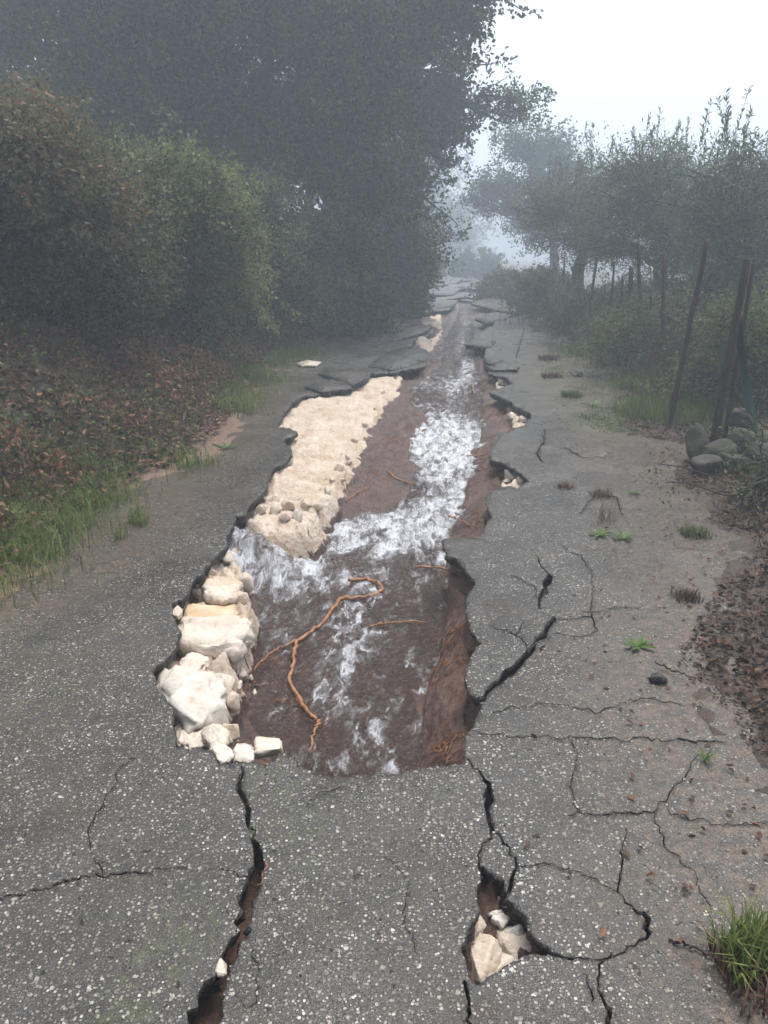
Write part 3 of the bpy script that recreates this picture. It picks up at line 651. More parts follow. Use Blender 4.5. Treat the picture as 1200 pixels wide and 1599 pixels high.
px_rock('narrow cream slab of rock at the end of the near lip', [(397, 1164, .0), (418, 1160, .003), (436, 1163, .0), (441, 1170, -.005), (420, 1174, -.006), (398, 1177, -.006), (442, 1178, -.06), (398, 1186, -.06), (400, 1150, -.06), (440, 1152, -.06)], 43, M_CREAM, g_r, 'limestone_rock')
px_rock('cream rock lodged between white boulder and near lip', [(320, 1142, -.05), (340, 1136, -.04), (356, 1146, -.05), (354, 1166, -.06), (335, 1168, -.05), (318, 1158, -.06), (362, 1160, -.16), (335, 1182, -.16), (310, 1160, -.16), (335, 1125, -.16)], 44, M_LIME, g_r, 'limestone_rock')
px_rock('brown shadowed rock under the left lip below the white boulder', [(275, 1130, -.08), (300, 1140, -.07), (322, 1150, -.08), (318, 1168, -.08), (290, 1172, -.07), (274, 1160, -.08), (330, 1175, -.18), (270, 1175, -.18), (275, 1115, -.18), (325, 1130, -.18)], 46, M_LIME, g_r, 'limestone_rock')
stone('limestone_rock', 'buff stone tucked in the notch of the left asphalt edge', 'rock', G(276, 958, -.05), (.09, .08, .07), 45, M_LIME, (0, 0, 1), g_r)
rubble_px = [(378, 1005, .09), (380, 1060, .07), (350, 1075, .09), (365, 1100, .08), (346, 1120, .09), (330, 925, .10), (312, 930, .08), (378, 945, .10), (385, 915, .10), (300, 965, .08), (290, 1012, .09), (320, 1020, .08), (285, 1140, .07), (300, 1155, .07), (282, 1165, .05), (355, 1150, .09), (398, 1085, .035), (372, 1075, .045), (392, 1060, .03), (380, 1088, .03), (408, 1072, .025), (352, 880, .09), (325, 900, .09),
             (430, 800, .07), (450, 795, .08), (420, 785, .06), (465, 810, .07), (445, 812, .07), (478, 790, .06), (520, 750, .05), (530, 735, .06), (542, 715, .05), (555, 690, .06), (535, 752, .035), (570, 665, .05), (585, 640, .05), (545, 725, .04), (512, 770, .05), (495, 795, .06), (408, 800, .06), (600, 615, .05)]
for i, (x, y, sz) in enumerate(rubble_px):
    p = bed_z(x, y); k = 1.0 if y > 850 else 1.3; r = np.random.default_rng(i+300)
    stone('rubble_stone', ('cream limestone fist-sized chunk' if sz > .075 else 'pale limestone pebble' if sz < .05 else 'buff limestone chunk')+(' wedged under the asphalt lip among the blocks' if y > 860 and x < 345 else ' at the waterside foot of the blocks' if y > 860 else ' at the splashing near end of the pale shelf' if y > 780 else ' along the soil side of the pale shelf'), 'stone', Vector(p)+Vector((0, 0, sz*.22)), tuple(sz*k*r.uniform(.8, 1.3, 3)), 400+i, M_LIME, tuple(r.uniform(-.5, .5, 2))+(r.uniform(0, 6),), 'rubble among the limestone blocks' if y > 860 else 'rubble on the rock shelf', sub=2)
for i, (x, y, w_, lab) in enumerate([(772, 1425, .055, 'pointed white stone standing in the small pothole'), (785, 1440, .06, 'white stone leaning behind the pothole rubble'), (806, 1452, .06, 'flat white stone at the right rim of the pothole'), (790, 1408, .05, 'white shard at the narrow end of the pothole'), (775, 1482, .18, 'broad buff rock filling the small pothole'), (815, 1482, .15, 'brown stained rock in the right corner of the pothole'), (755, 1508, .16, 'buff rock against the near edge of the pothole'), (748, 1455, .09, 'brown stone under the left edge of the pothole')]):
    p = G(x, y, -.075 if w_ < .07 else -.11); r = np.random.default_rng(i+600)
    stone('pothole_stone', lab, 'stone', p, (w_*.75, w_*1.1, w_*(.7 if w_ < .07 else .6)), 600+i, M_WST if w_ < .07 else M_LIME, tuple(r.uniform(-.4, .4, 2))+(r.uniform(0, 6),), 'stones in the small pothole', sub=3)
for i, (x, y, w_, h_, z, lab) in enumerate([(666, 503, .55, .30, -.12, 'pale limestone block jutting out below the upper broken slab'), (660, 538, .40, .28, -.12, 'pale limestone block below the lower broken slab by the stream'), (655, 528, .30, .22, -.10, 'cream rock between the two broken slabs and the stream'), (778, 503, .35, .30, -.12, 'pale rock standing at the right bank of the far stream'), (765, 467, .6, .35, -.08, 'pale rock pile in the far dark washout'),
                                            (803, 652, .18, .14, -.10, 'pale rock under the sharp asphalt tongue'), (816, 656, .13, .10, -.09, 'small buff rock under the sharp asphalt tongue'), (800, 745, .17, .13, -.11, 'cream rock in the mouth of the undercut hollow'), (814, 750, .13, .10, -.09, 'bright cream rock at the back of the undercut hollow'), (790, 752, .09, .07, -.13, 'small cream rock in front of the undercut hollow'), (782, 597, .26, .14, -.08, 'orange buff rock under the right asphalt ledge')]):
    stone('bank_rock', lab, 'rock', G(x, y, z), (w_, w_*.8, h_), 700+i, M_GREYST if 'grey' in lab else M_LIME, (.1, .1, i), 'pale rocks exposed along the stream banks', cuts=11, sub=3)

def slab(label, pl, z, tilt, seed, th=.05, group='loose asphalt slabs along the washout'):
    th *= .62; z *= .7
    q = rough_line([(x, y) for x, y in pl], 5, .9, seed, True); W = np.array([[*P(x, y, z)] for x, y in q]); c = W.mean(0)
    n = len(W); cz = (W-c)@np.array(tilt); r = np.random.default_rng(seed)
    top = np.column_stack([W-c, cz]); bot = top.copy(); bot[:, 2] -= th*(1+.2*r.normal(0, 1, n)); bot[:, :2] *= .98; cen = np.array([[0, 0, 0.]])
    V = np.vstack([top, bot, cen, [[0, 0, -th]]]); i = np.arange(n); j = (i+1) % n
    Q = np.stack([i, j, n+j, n+i], 1); T = np.vstack([np.stack([i, np.full(n, 2*n), j], 1), np.stack([n+i, n+j, np.full(n, 2*n+1)], 1)])
    me = new_mesh('asphalt_slab', V, [Q, T], [M_ASPH, M_EDGE], {'dirt': np.full(len(V), .2), 'moss': np.zeros(len(V)), 'wet': np.full(len(V), .5)}, False, np.concatenate([np.ones(n), np.zeros(n), np.ones(n)]))
    bm = bmesh.new(); bm.from_mesh(me); bmesh.ops.recalc_face_normals(bm, faces=bm.faces); bm.to_mesh(me); bm.free()
    o = obj('loose_asphalt_slab', me, None, (c[0], c[1], z), label=label, category='asphalt slab', group=group)
slab('lifted asphalt slab tilted up beside the left hedge', [(552, 524), (572, 507), (600, 502), (629, 504), (620, 514), (598, 527), (570, 529)], .10, (.0, .04), 801, .07)
slab('asphalt slab propped next to the tilted slab with a dark gap beneath', [(592, 526), (622, 512), (650, 508), (676, 512), (664, 519), (640, 525), (614, 530)], .06, (.02, .02), 802, .06)
slab('thin asphalt flake lying along the head of the pale rock shelf', [(497, 583), (545, 574), (574, 582), (570, 592), (551, 602), (530, 592)], .05, (.0, .0), 803, .045)
slab('asphalt flake overhanging the left end of the pale rock shelf', [(475, 603), (520, 592), (552, 598), (548, 607), (500, 612)], .035, (0, 0), 804, .04)
slab('broad asphalt slab overhanging the dark cavity by the stream', [(575, 571), (600, 552), (645, 540), (668, 548), (666, 562), (640, 572), (612, 576)], .03, (0, .01), 805, .06)
slab('narrow asphalt plank tilted on the right bank', [(760, 572), (790, 566), (812, 572), (808, 577), (770, 578)], .05, (0, 0), 806, .05)
slab('thin asphalt flake on the right bank behind the tilted plank', [(756, 563), (780, 558), (788, 563), (764, 568)], .03, (0, 0), 807, .04)
slab('asphalt tongue jutting over the right bank of the stream', [(726, 538), (745, 530), (775, 532), (766, 543)], .03, (0, 0), 808, .05)
slab('thin far slab lying across the head of the washout', [(640, 480), (672, 470), (716, 470), (708, 477), (668, 482)], .06, (0, .02), 809, .09)
slab('far broken slab tilted on the right of the stream head', [(735, 474), (770, 464), (800, 474), (808, 486), (780, 483)], .05, (0, .02), 810, .09)
slab('far lifted slab in the fog on the left lane', [(660, 458), (690, 449), (722, 451), (706, 459)], .10, (0, .02), 811, .12)
slab('far lifted slab in the fog on the right lane', [(715, 447), (740, 441), (768, 446), (752, 452)], .10, (0, .02), 812, .14)
slab('farthest lifted slab showing dimly through the fog', [(668, 441), (690, 434), (724, 435), (712, 441)], .10, (0, .02), 813, .16)
slab('far thin slab stranded at the right bank of the stream', [(742, 497), (772, 488), (800, 492), (790, 498), (760, 503)], .04, (0, .02), 815, .07)
slab('flat buff flake of stone lying by the left hedge', [(463, 567), (478, 562), (503, 565), (496, 570), (472, 571)], .05, (0, 0), 814, .04)
bpy.data.objects[-1] if False else None
for o in COL.objects:
    if o.name.startswith('loose_asphalt_slab') and o.get('label', '').startswith('flat buff'):
        o.name = 'stone_flake'; o['category'] = 'stone'; del o['group']; o.data.materials[0] = M_LIME; o.data.materials[1] = M_LIME
def clod(label, x, y, dims, seed, mat, cat='clod', name='asphalt_chunk'):
    X, Y = P(x, y); stone(name, label, cat, Vector((float(X), float(Y), float(h_road(X, Y))+dims[2]*.3)), dims, seed, mat, (0, 0, seed), None, cuts=8)
M_CLOD = mat_plain('wet_dark_clod', (.012, .010, .009), (.05, .042, .036), 40., .5)
clod('dark chunk of asphalt on the tongue by the right bank', 784, 603, (.12, .08, .05), 821, M_EDGE, 'asphalt chunk')
clod('dark earth clod on the verge beside the dry weeds', 900, 588, (.22, .16, .11), 822, M_CLOD, 'clod', 'earth_clod')
clod('black lump beside the bent twig near the leaf litter', 1026, 1068, (.075, .055, .05), 823, M_CLOD, 'clod', 'earth_clod')

def root(label, pl, r0, r1, seed, lift=.012, cat='root', group=None, mat=None, name='root', onroad=False):
    pts = []
    for (x, y) in pl:
        if onroad: X, Y = P(x, y); b = np.array([float(X), float(Y), float(max(h_road(X, Y), h_ground(X, Y)))])
        else: b = bed_z(x, y); b[2] = max(b[2], float(zw(b[1])))
        pts.append(b+[0, 0, lift])
    pts = np.array(pts); d = np.arange(len(pts)); t = np.linspace(0, len(pts)-1, (len(pts)-1)*6+1)
    q = np.stack([np.interp(t, d, pts[:, k]) for k in range(3)], 1); q[1:-1] = (q[:-2]+2*q[1:-1]+q[2:])/4
    r = np.random.default_rng(seed); q += r.normal(0, .0035, q.shape)
    V, Q, T = tube(q, .85*np.linspace(r0, r1, len(q))*(1+.15*r.normal(0, 1, len(q))), 7, seed, .06)
    o = obj(name, new_mesh(name, V, [Q, T], mat or M_ROOT, None, True), None, None, label=label, category=cat)
    if group: o['group'] = group
    return o
root('long orange tree root looping over the white water', [(545, 925), (572, 922), (592, 930), (598, 940), (585, 950), (555, 955), (532, 956), (522, 972), (505, 995), (480, 1012), (462, 1028), (460, 1055), (452, 1085), (466, 1110), (480, 1135), (496, 1150)], .014, .010, 1)
root('thin orange root branching left from the long looping root', [(466, 1022), (445, 1032), (425, 1040), (400, 1048), (385, 1050)], .007, .003, 2)
root('short orange root dangling at the near lip', [(501, 1150), (494, 1162), (492, 1180), (485, 1197)], .008, .005, 3)
root('straight orange root lying across the stream below the loop', [(578, 1003), (590, 998), (610, 997), (640, 994), (665, 988)], .007, .004, 4, .02)
root('orange root fragment on the dark mound above the white water', [(606, 738), (618, 748), (634, 754), (646, 760)], .008, .005, 5)
root('forked thin root on the dark mound', [(540, 785), (560, 770), (578, 762)], .006, .003, 6)
root('orange root crossing the soil bank below the white cascade', [(728, 722), (745, 716), (764, 714)], .007, .005, 7, .03)
root('orange root poking out by the hollow on the right bank', [(745, 730), (755, 722), (765, 716)], .007, .004, 8, .03)
root('pale orange root in the soil bank beside the white water', [(700, 815), (720, 820), (742, 828)], .007, .004, 9, .03)
root('flat bundle of orange root at the undercut right lip', [(650, 905), (680, 900), (728, 902)], .010, .007, 10, .03)
root('upright orange stick in the far shallow water', [(738, 612), (741, 624)], .012, .008, 11, .04)
def rootlets(name, spots, seed, ln, rad):
    r = np.random.default_rng(seed); parts = []
    for (x, y, spread, n) in spots:
        c = bed_z(x, y)
        for _ in range(n):
            a = c+np.array([*r.normal(0, spread, 2), 0]); b = a+np.array([*r.normal(0, ln, 2), 0])
            q = curve_pts(a, b, 8, .35, r.integers(1e6))
            zz = bed_at(q[:, 0], q[:, 1]); q[:, 2] = np.maximum(zz, zw(q[:, 1])-.01)+.004+.012*np.sin(np.linspace(0, 3.1, 8))*r.uniform(.2, 1)
            parts.append(tube(q, np.linspace(rad, rad*.4, 8), 4))
    V, F = join(parts); obj(name, new_mesh(name, V, F, M_ROOT), kind='stuff', label='tangle of fine orange rootlets on the wet brown banks', category='roots')
rootlets('rootlets', [(700, 1010, .04, 22), (712, 1035, .04, 16), (695, 1170, .03, 10), (700, 1185, .025, 8), (440, 1050, .06, 26), (410, 1075, .04, 14), (480, 1120, .05, 12), (590, 740, .12, 26), (620, 690, .12, 22), (640, 650, .12, 14), (560, 770, .1, 14), (750, 700, .05, 10), (745, 800, .05, 14), (740, 760, .06, 10), (745, 820, .04, 12), (690, 950, .06, 10), (640, 620, .12, 12), (690, 900, .05, 14), (600, 1100, .1, 8)], 55, .05, .0022)

# ------------------------------------------------------------------ vegetation generators
def leaves_geo(Pn, D, length, width, r, fold=.25):
    """pointed, slightly folded leaves: base, two sides, tip"""
    n = len(Pn); D = D/(np.linalg.norm(D, axis=1)[:, None]+1e-9)
    R = r.normal(0, 1, (n, 3)); S = np.cross(D, R); S /= np.linalg.norm(S, axis=1)[:, None]+1e-9; N = np.cross(D, S)
    L = (length*r.uniform(.65, 1.3, n))[:, None]; W = (width*r.uniform(.7, 1.25, n))[:, None]
    V = np.stack([Pn, Pn+D*L*.5+S*W*.5+N*W*fold, Pn+D*L, Pn+D*L*.5-S*W*.5+N*W*fold], 1).reshape(-1, 3)
    i = np.arange(n)*4
    T = np.vstack([np.stack([i, i+1, i+2], 1), np.stack([i, i+2, i+3], 1)])
    return V, T
def foliage(lobes, n_cl, per, spread, ln, wd, seed, gap=-.1, gapf=1.3, up=.0, shell=.45, var0=.45, varsd=.16, clump=11):
    r = np.random.default_rng(seed); lobes = np.array(lobes, float); lobes[:, 3:6] = np.maximum(lobes[:, 3:6]-spread*1.9, lobes[:, 3:6]*.5)
    vol = lobes[:, 3]*lobes[:, 4]*lobes[:, 5]; k = r.choice(len(lobes), n_cl*3, p=vol**.7/(vol**.7).sum())
    d = r.normal(0, 1, (n_cl*3, 3)); d /= np.linalg.norm(d, axis=1)[:, None]
    rad = r.uniform(0, 1, n_cl*3)**shell
    bump = 1+.22*fbm(d[:, 0]*2+k*7.1, d[:, 1]*2, d[:, 2]*2, seed, 3)
    C = lobes[k, :3]+d*lobes[k, 3:6]*(rad*bump)[:, None]
    keep = fbm(C[:, 0]*gapf, C[:, 1]*gapf, C[:, 2]*gapf, seed+5, 3) > gap; C = C[keep][:n_cl]; d = d[keep][:n_cl]
    ns = max(8, len(C)//clump); S = C[:ns]; sv = r.normal(0, .13, ns); si = r.integers(0, ns, len(C)); C = S[si]+r.normal(0, 1, (len(C), 3))*[spread*2.1, spread*2.1, spread*1.4]; d = d[si]
    n = len(C); cv = sv[si]+var0+.30*fbm(C[:, 0]*.9, C[:, 1]*.9, C[:, 2]*.9, seed+9, 2)+r.normal(0, varsd*.6, n)
    ax = d+r.normal(0, .5, (n, 3))+[0, 0, up]; ax /= np.linalg.norm(ax, axis=1)[:, None]
    # leaves strung along a short twig
    t = r.uniform(-1, 1, (n, per)); Lp = C[:, None]+ax[:, None]*(t*spread*1.3)[:, :, None]+r.normal(0, spread*.42, (n, per, 3))
    D = ax[:, None]*.7+r.normal(0, .75, (n, per, 3))+[0, 0, -.15+up*.4]
    V, T = leaves_geo(Lp.reshape(-1, 3), D.reshape(-1, 3), ln, wd, r)
    var = np.clip(np.repeat(cv, per)+r.normal(0, varsd, n*per), 0, 1)
    return V, T, np.repeat(var, 4), C
def tree(label, base, trunk_top, r0, lobes, mat, bark, seed, n_cl, per, spread, ln, wd, name='tree', cat='tree', group=None, twigs=60, lean=None, **kw):
    """base world; lobes relative to world"""
    base = Vector(base); o = thing(name, label, cat, base, 0, group); b = np.array(base)
    V, T, var, C = foliage(lobes, n_cl, per, spread, ln, wd, seed, **kw)
    tp = np.array(trunk_top); tr = curve_pts(b-[0, 0, .25], tp, 10, .06, seed)
    rad = r0*np.linspace(1.15, .55, 10); rad[0] *= 1.35
    Vt, Q, Tt = tube(tr-b, rad, 9, seed, .06); obj('trunk', new_mesh('trunk', Vt, [Q, Tt], bark, None, True), o)
    r = np.random.default_rng(seed+1); L = np.array(lobes, float)
    lim_of = np.argmin(((C[:, None]-L[None, :, :3])**2).sum(-1), 1)
    for i, l in enumerate(L):
        st = tr[r.integers(5, 10)]; en = l[:3]+[0, 0, l[5]*.2]
        q = curve_pts(st, en, 9, .12, seed+i*3, -.1); rr = np.linspace(r0*.5, r0*.14, 9); parts = [tube(q-b, rr, 6, i, .05)]
        cs = C[lim_of == i]
        if len(cs):
            for c in cs[r.choice(len(cs), min(len(cs), twigs), replace=False)]:
                s_ = q[r.integers(3, 9)]; parts.append(tube(curve_pts(s_, c, 6, .12, r.integers(1e6))-b, np.linspace(r0*.13, r0*.03+.002, 6), 4))
        Vl, Fl = join(parts); obj('limb', new_mesh('limb', Vl, Fl, bark, None, True), o)
    obj('crown', new_mesh('crown', V-b, T, mat, {'var': var}), o)
    return o
def gz(X, Y): return float(h_ground(np.array([float(X)]), np.array([float(Y)]))[0])

# ------------------------------------------------------------------ left hedge: bushes on the bank
def bush(label, px_top, Y, x_c, rx, ry, seed, n_cl, mat=M_BUSH, ln=.045, wd=.026, per=22, zlow=None, name='bush', group='bushes on the left bank', extra=None, **kw):
    X = (x_c-600)/FPX*Y/CP*1.0; X = PY(x_c, px_top, Y).x; zt = PY(x_c, px_top, Y).z
    zb = gz(X, Y) if zlow is None else zlow; h = max(zt-zb, .22); r = np.random.default_rng(seed)
    lobes = [(X, Y, zb+h*.58, rx*.8, ry*.8, h*.40)]
    for k in range(6):
        a = r.uniform(0, 6.28); lobes.append((X+math.cos(a)*rx*.6, Y+math.sin(a)*ry*.6, zb+h*r.uniform(.36, .8), rx*.45, ry*.45, h*.22))
    for k in range(3): lobes.append((X+(k-1)*rx*.55, Y+ry*.35, zb+h*.20, rx*.5, ry*.45, h*.26))
    return tree(label, (X, Y, zb), (X+.1, Y, zb+h*.5), .05, lobes, mat, M_BARK, seed, n_cl, per, .10, ln, wd, name, 'bush', group, 25, **kw)
B = dict(gap=-.02, gapf=1.7, shell=.5)
bush('tall olive green and russet bush on the bank beside the water-washed lane', 112, 7.2, 15, .95, 1.0, 101, 2300, M_RUSSET, var0=.5, ln=.05, wd=.029, **B)
bush('bright green topped bush behind the russet bush', 170, 9.6, 225, 1.2, 1.2, 102, 2700, var0=.72, ln=.055, wd=.032, **B)
bush('round dark green bush at the end of the bank by the pale boulder', 250, 12.4, 385, 1.05, 1.2, 103, 2000, var0=.52, ln=.062, wd=.038, **B)
bush('brown leaved low bush drooping below the russet bush', 385, 7.4, 60, .7, .6, 104, 800, M_RUSSET, var0=.55, ln=.05, wd=.029, **B)
bush('low dark bush at the foot of the green topped bush', 375, 10.2, 300, .85, .6, 105, 800, var0=.4, ln=.055, wd=.032, **B)
bush('leafy bush spilling from the bank in front of the big oak', 310, 15.0, 520, .9, 1.0, 106, 1100, M_OAK, .09, .058, var0=.45, **B)
bush('dark shaggy bush at the foot of the roadside oak', 345, 19.5, 590, 1.2, 1.4, 107, 1500, M_OAK, .10, .066, var0=.45, **B)
bush('sprawling bush behind the pale boulder on the bank', 330, 16.0, 450, 1.4, 1.4, 108, 1300, M_OAK, .09, .058, var0=.4, **B)
bush('shaded bush low behind the brown leaved bush', 330, 8.2, -10, 1.3, .9, 110, 1100, M_OAK, .06, .038, var0=.45, **B)
bush('dim bush at the back of the bank behind the russet bush', 190, 10.5, 60, 1.5, 1.2, 109, 1500, M_OAK, .085, .054, var0=.5, **B)
def on_bank(px, py):
    for Y in np.arange(4, 30, .05):
        p = PY(px, py, Y)
        if p.z <= gz(p.x, Y): return p
    return p
pb = on_bank(468, 436); stone('pale_boulder', 'pale weathered boulder on the bank at the foot of the dark bushes', 'rock', pb+Vector((0, 0, .12)), (.42, .36, .42), 901, M_GREYST, cuts=7)
pb = on_bank(497, 452); stone('pale_boulder', 'small pale stone on the bank just below the weathered boulder', 'rock', pb+Vector((0, 0, .05)), (.15, .14, .15), 902, M_GREYST, cuts=7)
print('BOULDER', pb)

# ------------------------------------------------------------------ left oaks
def lobes_px(Y, items):
    """(px, py, radius m, vertical squash, dY)"""
    out = []
    for px, py, rr, sq, dy in items:
        c = PY(px, py, Y+dy); out.append((c.x, c.y, c.z, rr, rr, rr*sq))
    return out
g_o = 'oaks along the left of the road'
tree('large dark oak behind the bushes with a leaning trunk', (-2.75, 15.5, gz(-2.75, 15.5)), (-2.3, 15.8, 4.6), .24,
     lobes_px(15.5, [(420, -40, 1.9, .8, 0), (300, 60, 1.7, .8, .5), (520, 60, 1.7, .8, -.3), (600, 170, 1.3, .8, -.2), (470, 230, 1.4, .7, .6), (640, 20, 1.4, .8, .3), (560, 320, 1.2, .8, 0), (200, 150, 1.6, .8, .5), (700, -80, 1.4, .8, 0), (330, 260, 1.4, .8, .8)]),
     M_OAK, M_BARK, 201, 4200, 22, .17, .105, .07, 'oak_tree', 'tree', g_o, 50, gap=.0, gapf=.9, shell=.5, var0=.45)
tree('oak whose crown overhangs the foggy road with one bare bough reaching out', (-1.6, 20.5, gz(-1.6, 20.5)), (-.7, 20.6, 4.8), .22,
     lobes_px(20, [(640, 60, 1.7, .9, 0), (705, 30, 1.0, .9, 0), (660, 190, 1.3, .8, 0), (605, 300, 1.5, .9, 0), (625, 390, 1.0, .8, -.5), (745, 5, .7, .8, 0), (600, 420, 1.1, .7, 0), (712, 100, .6, .7, -.4), (560, 150, 1.6, .9, .5), (690, -90, 1.8, .8, 0), (672, 245, .5, .7, 0), (655, 310, .6, .8, 0)]),
     M_OAK, M_BARK, 202, 3400, 22, .17, .115, .076, 'oak_tree', 'tree', g_o, 45, gap=.0, gapf=.9, shell=.5, var0=.5)
tree('dim oak at the back of the bank behind the green topped bush', (-5.6, 14.5, gz(-5.6, 14.5)), (-5.2, 14.6, 4.2), .2,
     lobes_px(14.5, [(130, 60, 1.6, .8, 0), (50, 150, 1.5, .8, .3), (220, 10, 1.6, .8, 0), (110, 240, 1.5, .8, .4), (300, -60, 1.4, .8, 0), (0, 210, 1.3, .8, .2), (40, 30, 1.7, .8, .4), (210, 170, 1.5, .8, .6), (320, 170, 1.3, .8, 1.2)]),
     M_OAK, M_BARK, 203, 4200, 22, .17, .105, .07, 'oak_tree', 'tree', g_o, 45, gap=.0, gapf=.9, shell=.5, var0=.45)
tree('slim oak on the bank between the large oak and the overhanging oak', (-2.6, 24.5, gz(-2.6, 24.5)), (-2.0, 24.5, 4.5), .18,
     lobes_px(24.5, [(560, 260, 1.9, .9, 0), (500, 150, 1.9, .9, 0), (620, 350, 1.5, .9, 0), (540, 400, 1.6, .8, 0), (650, 420, .9, .7, 0)]),
     M_OAK, M_BARK, 204, 2000, 22, .2, .10, .065, 'oak_tree', 'tree', g_o, 40, gap=.0, gapf=.9, shell=.5, var0=.45)
# the bough of the overhanging oak that reaches over the road
bough = [o for o in COL.objects if o.get('label', '').startswith('oak whose crown overhangs')][0]; bb = np.array(bough.location)
q = np.array([list(PY(x, y, 19.6)) for x, y in [(650, 130), (690, 150), (712, 158), (735, 168), (757, 178), (780, 189), (800, 194)]]); q2 = np.array([list(PY(x, y, 19.6)) for x, y in [(735, 168), (752, 152), (772, 150), (800, 155), (830, 160)]]); q3 = np.array([list(PY(x, y, 19.6)) for x, y in [(752, 152), (768, 135), (790, 122), (802, 112)]])
Vb, Fb = join([tube(q-bb, np.linspace(.07, .012, 7), 6), tube(q2-bb, np.linspace(.03, .008, 5), 5), tube(q3-bb, np.linspace(.015, .004, 4), 4)])
obj('bough', new_mesh('bough', Vb, Fb, M_BARK, None, True), bough)
V, T, var, C = foliage([(*PY(800, 162, 19.6), .5, .5, .28), (*PY(830, 157, 19.6), .32, .35, .18), (*PY(775, 155, 19.6), .25, .3, .15), (*PY(815, 182, 19.6), .3, .3, .2)], 110, 22, .12, .08, .05, 209, gap=-.2)
obj('bough_foliage', new_mesh('bough_foliage', V-bb, T, M_OAK, {'var': var}), bough)

# ------------------------------------------------------------------ right side: olives, far tree, brambles
g_v = 'olive trees behind the post fence'
def olive(label, px, py_top, Y, items, seed, n_cl, base_px):
    c = PY(base_px, 500, Y); b = (c.x, Y, gz(c.x, Y)); tt = PY(px, 400, Y)
    o = tree(label, b, (tt.x, Y, max(1.7, tt.z)), .17, lobes_px(Y, items), M_OLIVE, M_BARKO, seed, n_cl, 24, .16, .075, .021, 'olive_tree', 'tree', g_v, 40, up=.55, gap=-.28, var0=.5)
    # upright shoots on top
    r = np.random.default_rng(seed+7); parts, LP, LD = [], [], []; bb = np.array(b)
    L = lobes_px(Y, items)
    for _ in range(34):
        l = L[r.integers(len(L))]; a = np.array([l[0]+r.normal(0, .35)*l[3], l[1]+r.normal(0, .3)*l[3], l[2]+l[5]*.75]); hgt = r.uniform(.3, .75)
        e = a+[r.normal(0, .12), r.normal(0, .12), hgt]; q = curve_pts(a, e, 6, .05, r.integers(1e6)); parts.append(tube(q-bb, np.linspace(.005, .002, 6), 4))
        n = 44; t = r.uniform(0, 1, n); LP.append(a+(e-a)*t[:, None]); LD.append(np.array([0, 0, .9])+r.normal(0, .55, (n, 3)))
    Vs, Fs = join(parts); obj('shoot_stems', new_mesh('shoot_stems', Vs, Fs, M_BARKO), o, kind='stuff')
    V, T = leaves_geo(np.vstack(LP), np.vstack(LD), .085, .02, r); obj('shoot_foliage', new_mesh('shoot_foliage', V-bb, T, M_OLIVE, {'var': np.repeat(np.clip(r.normal(.55, .2, len(V)//4), 0, 1), 4)}), o)
olive('olive tree nearest the leaning double post with tall upright shoots', 1160, 215, 11.5, [(1150, 300, 1.0, .8, 0), (1220, 330, 1.1, .8, 0), (1120, 360, .8, .8, -.3), (1190, 270, .8, .7, .2), (1270, 300, 1., .8, 0), (1180, 400, .9, .7, 0), (1130, 420, .8, .6, .4), (1210, 440, .9, .6, .3)], 301, 1700, 1170)
olive('bushy olive tree standing behind the green metal post', 1030, 220, 14.5, [(1020, 285, .9, .8, 0), (1060, 330, 1.1, .8, 0), (980, 330, .8, .8, 0), (1090, 300, .8, .8, .3), (1030, 375, 1.0, .6, 0), (1000, 270, .6, .8, 0), (1075, 400, 1., .6, .3), (975, 385, .8, .6, 0)], 302, 1500, 1030)
olive('smaller olive tree at the far end of the post fence', 910, 250, 18.0, [(910, 320, 1.1, .8, 0), (960, 290, .8, .9, 0), (870, 330, .9, .8, 0), (930, 370, 1.1, .6, 0), (885, 375, .9, .6, 0)], 303, 1000, 905)
olive('olive tree dim in the fog behind the other olives', 1090, 260, 21.0, [(1100, 340, 1.3, .8, 0), (1160, 345, 1.3, .8, 0), (1230, 330, 1.4, .8, 0)], 304, 900, 1095)
tree('pale foggy deciduous tree beside the far road', (7.0, 32, gz(7.0, 32)), (6.6, 32, 3.2), .2,
     lobes_px(32, [(830, 240, 1.3, .8, 0), (870, 235, 1.0, .8, 0), (800, 300, 1.3, .8, 0), (860, 300, 1.5, .8, 0), (755, 290, .7, .7, 0), (760, 320, .6, .6, 0), (830, 360, 1.4, .7, 0), (800, 220, .5, .6, 0), (735, 305, .5, .6, 0), (890, 270, .9, .8, 0)]),
     M_OAK, M_BARK, 305, 800, 20, .2, .12, .08, 'deciduous_tree', 'tree', None, 40, gap=-.1, var0=.55)
for k, (lab, px, top, Y, w_) in enumerate([('ghostly tree closing the road far off in the fog', 700, 215, 75, 3.6), ('ghostly tree in the fog behind the roadside oak', 640, 240, 68, 3.6)]):
    tp = PY(px, top, Y); zt = tp.z
    tree(lab, (tp.x, Y, gz(tp.x, Y)), (tp.x+.3, Y, zt*.5), .3, [(tp.x, Y, zt*.72, w_*.7, w_*.7, zt*.25), (tp.x-w_*.6, Y, zt*.5, w_*.6, w_*.6, zt*.25), (tp.x+w_*.6, Y, zt*.45, w_*.6, w_*.6, zt*.28), (tp.x, Y, zt*.3, w_, w_, zt*.28)], M_OAK, M_BARK, 340+k, 500, 20, .5, .28, .2, 'distant_tree', 'tree', 'ghostly trees closing the road', 12, gap=-.2)
g_b = 'scrub along the right verge'
def scrub(label, px, py_top, Y, rx, ry, seed, n, mat=M_OAK, ln=.06, wd=.035, var0=.5):
    bush(label, py_top, Y, px, rx, ry, seed, n, mat, ln, wd, name='scrub_bush', group=g_b, var0=var0, gap=-.15)
scrub('dark bramble thicket on the right verge below the smaller olive', 860, 425, 20, 1.0, 1.5, 311, 1100)
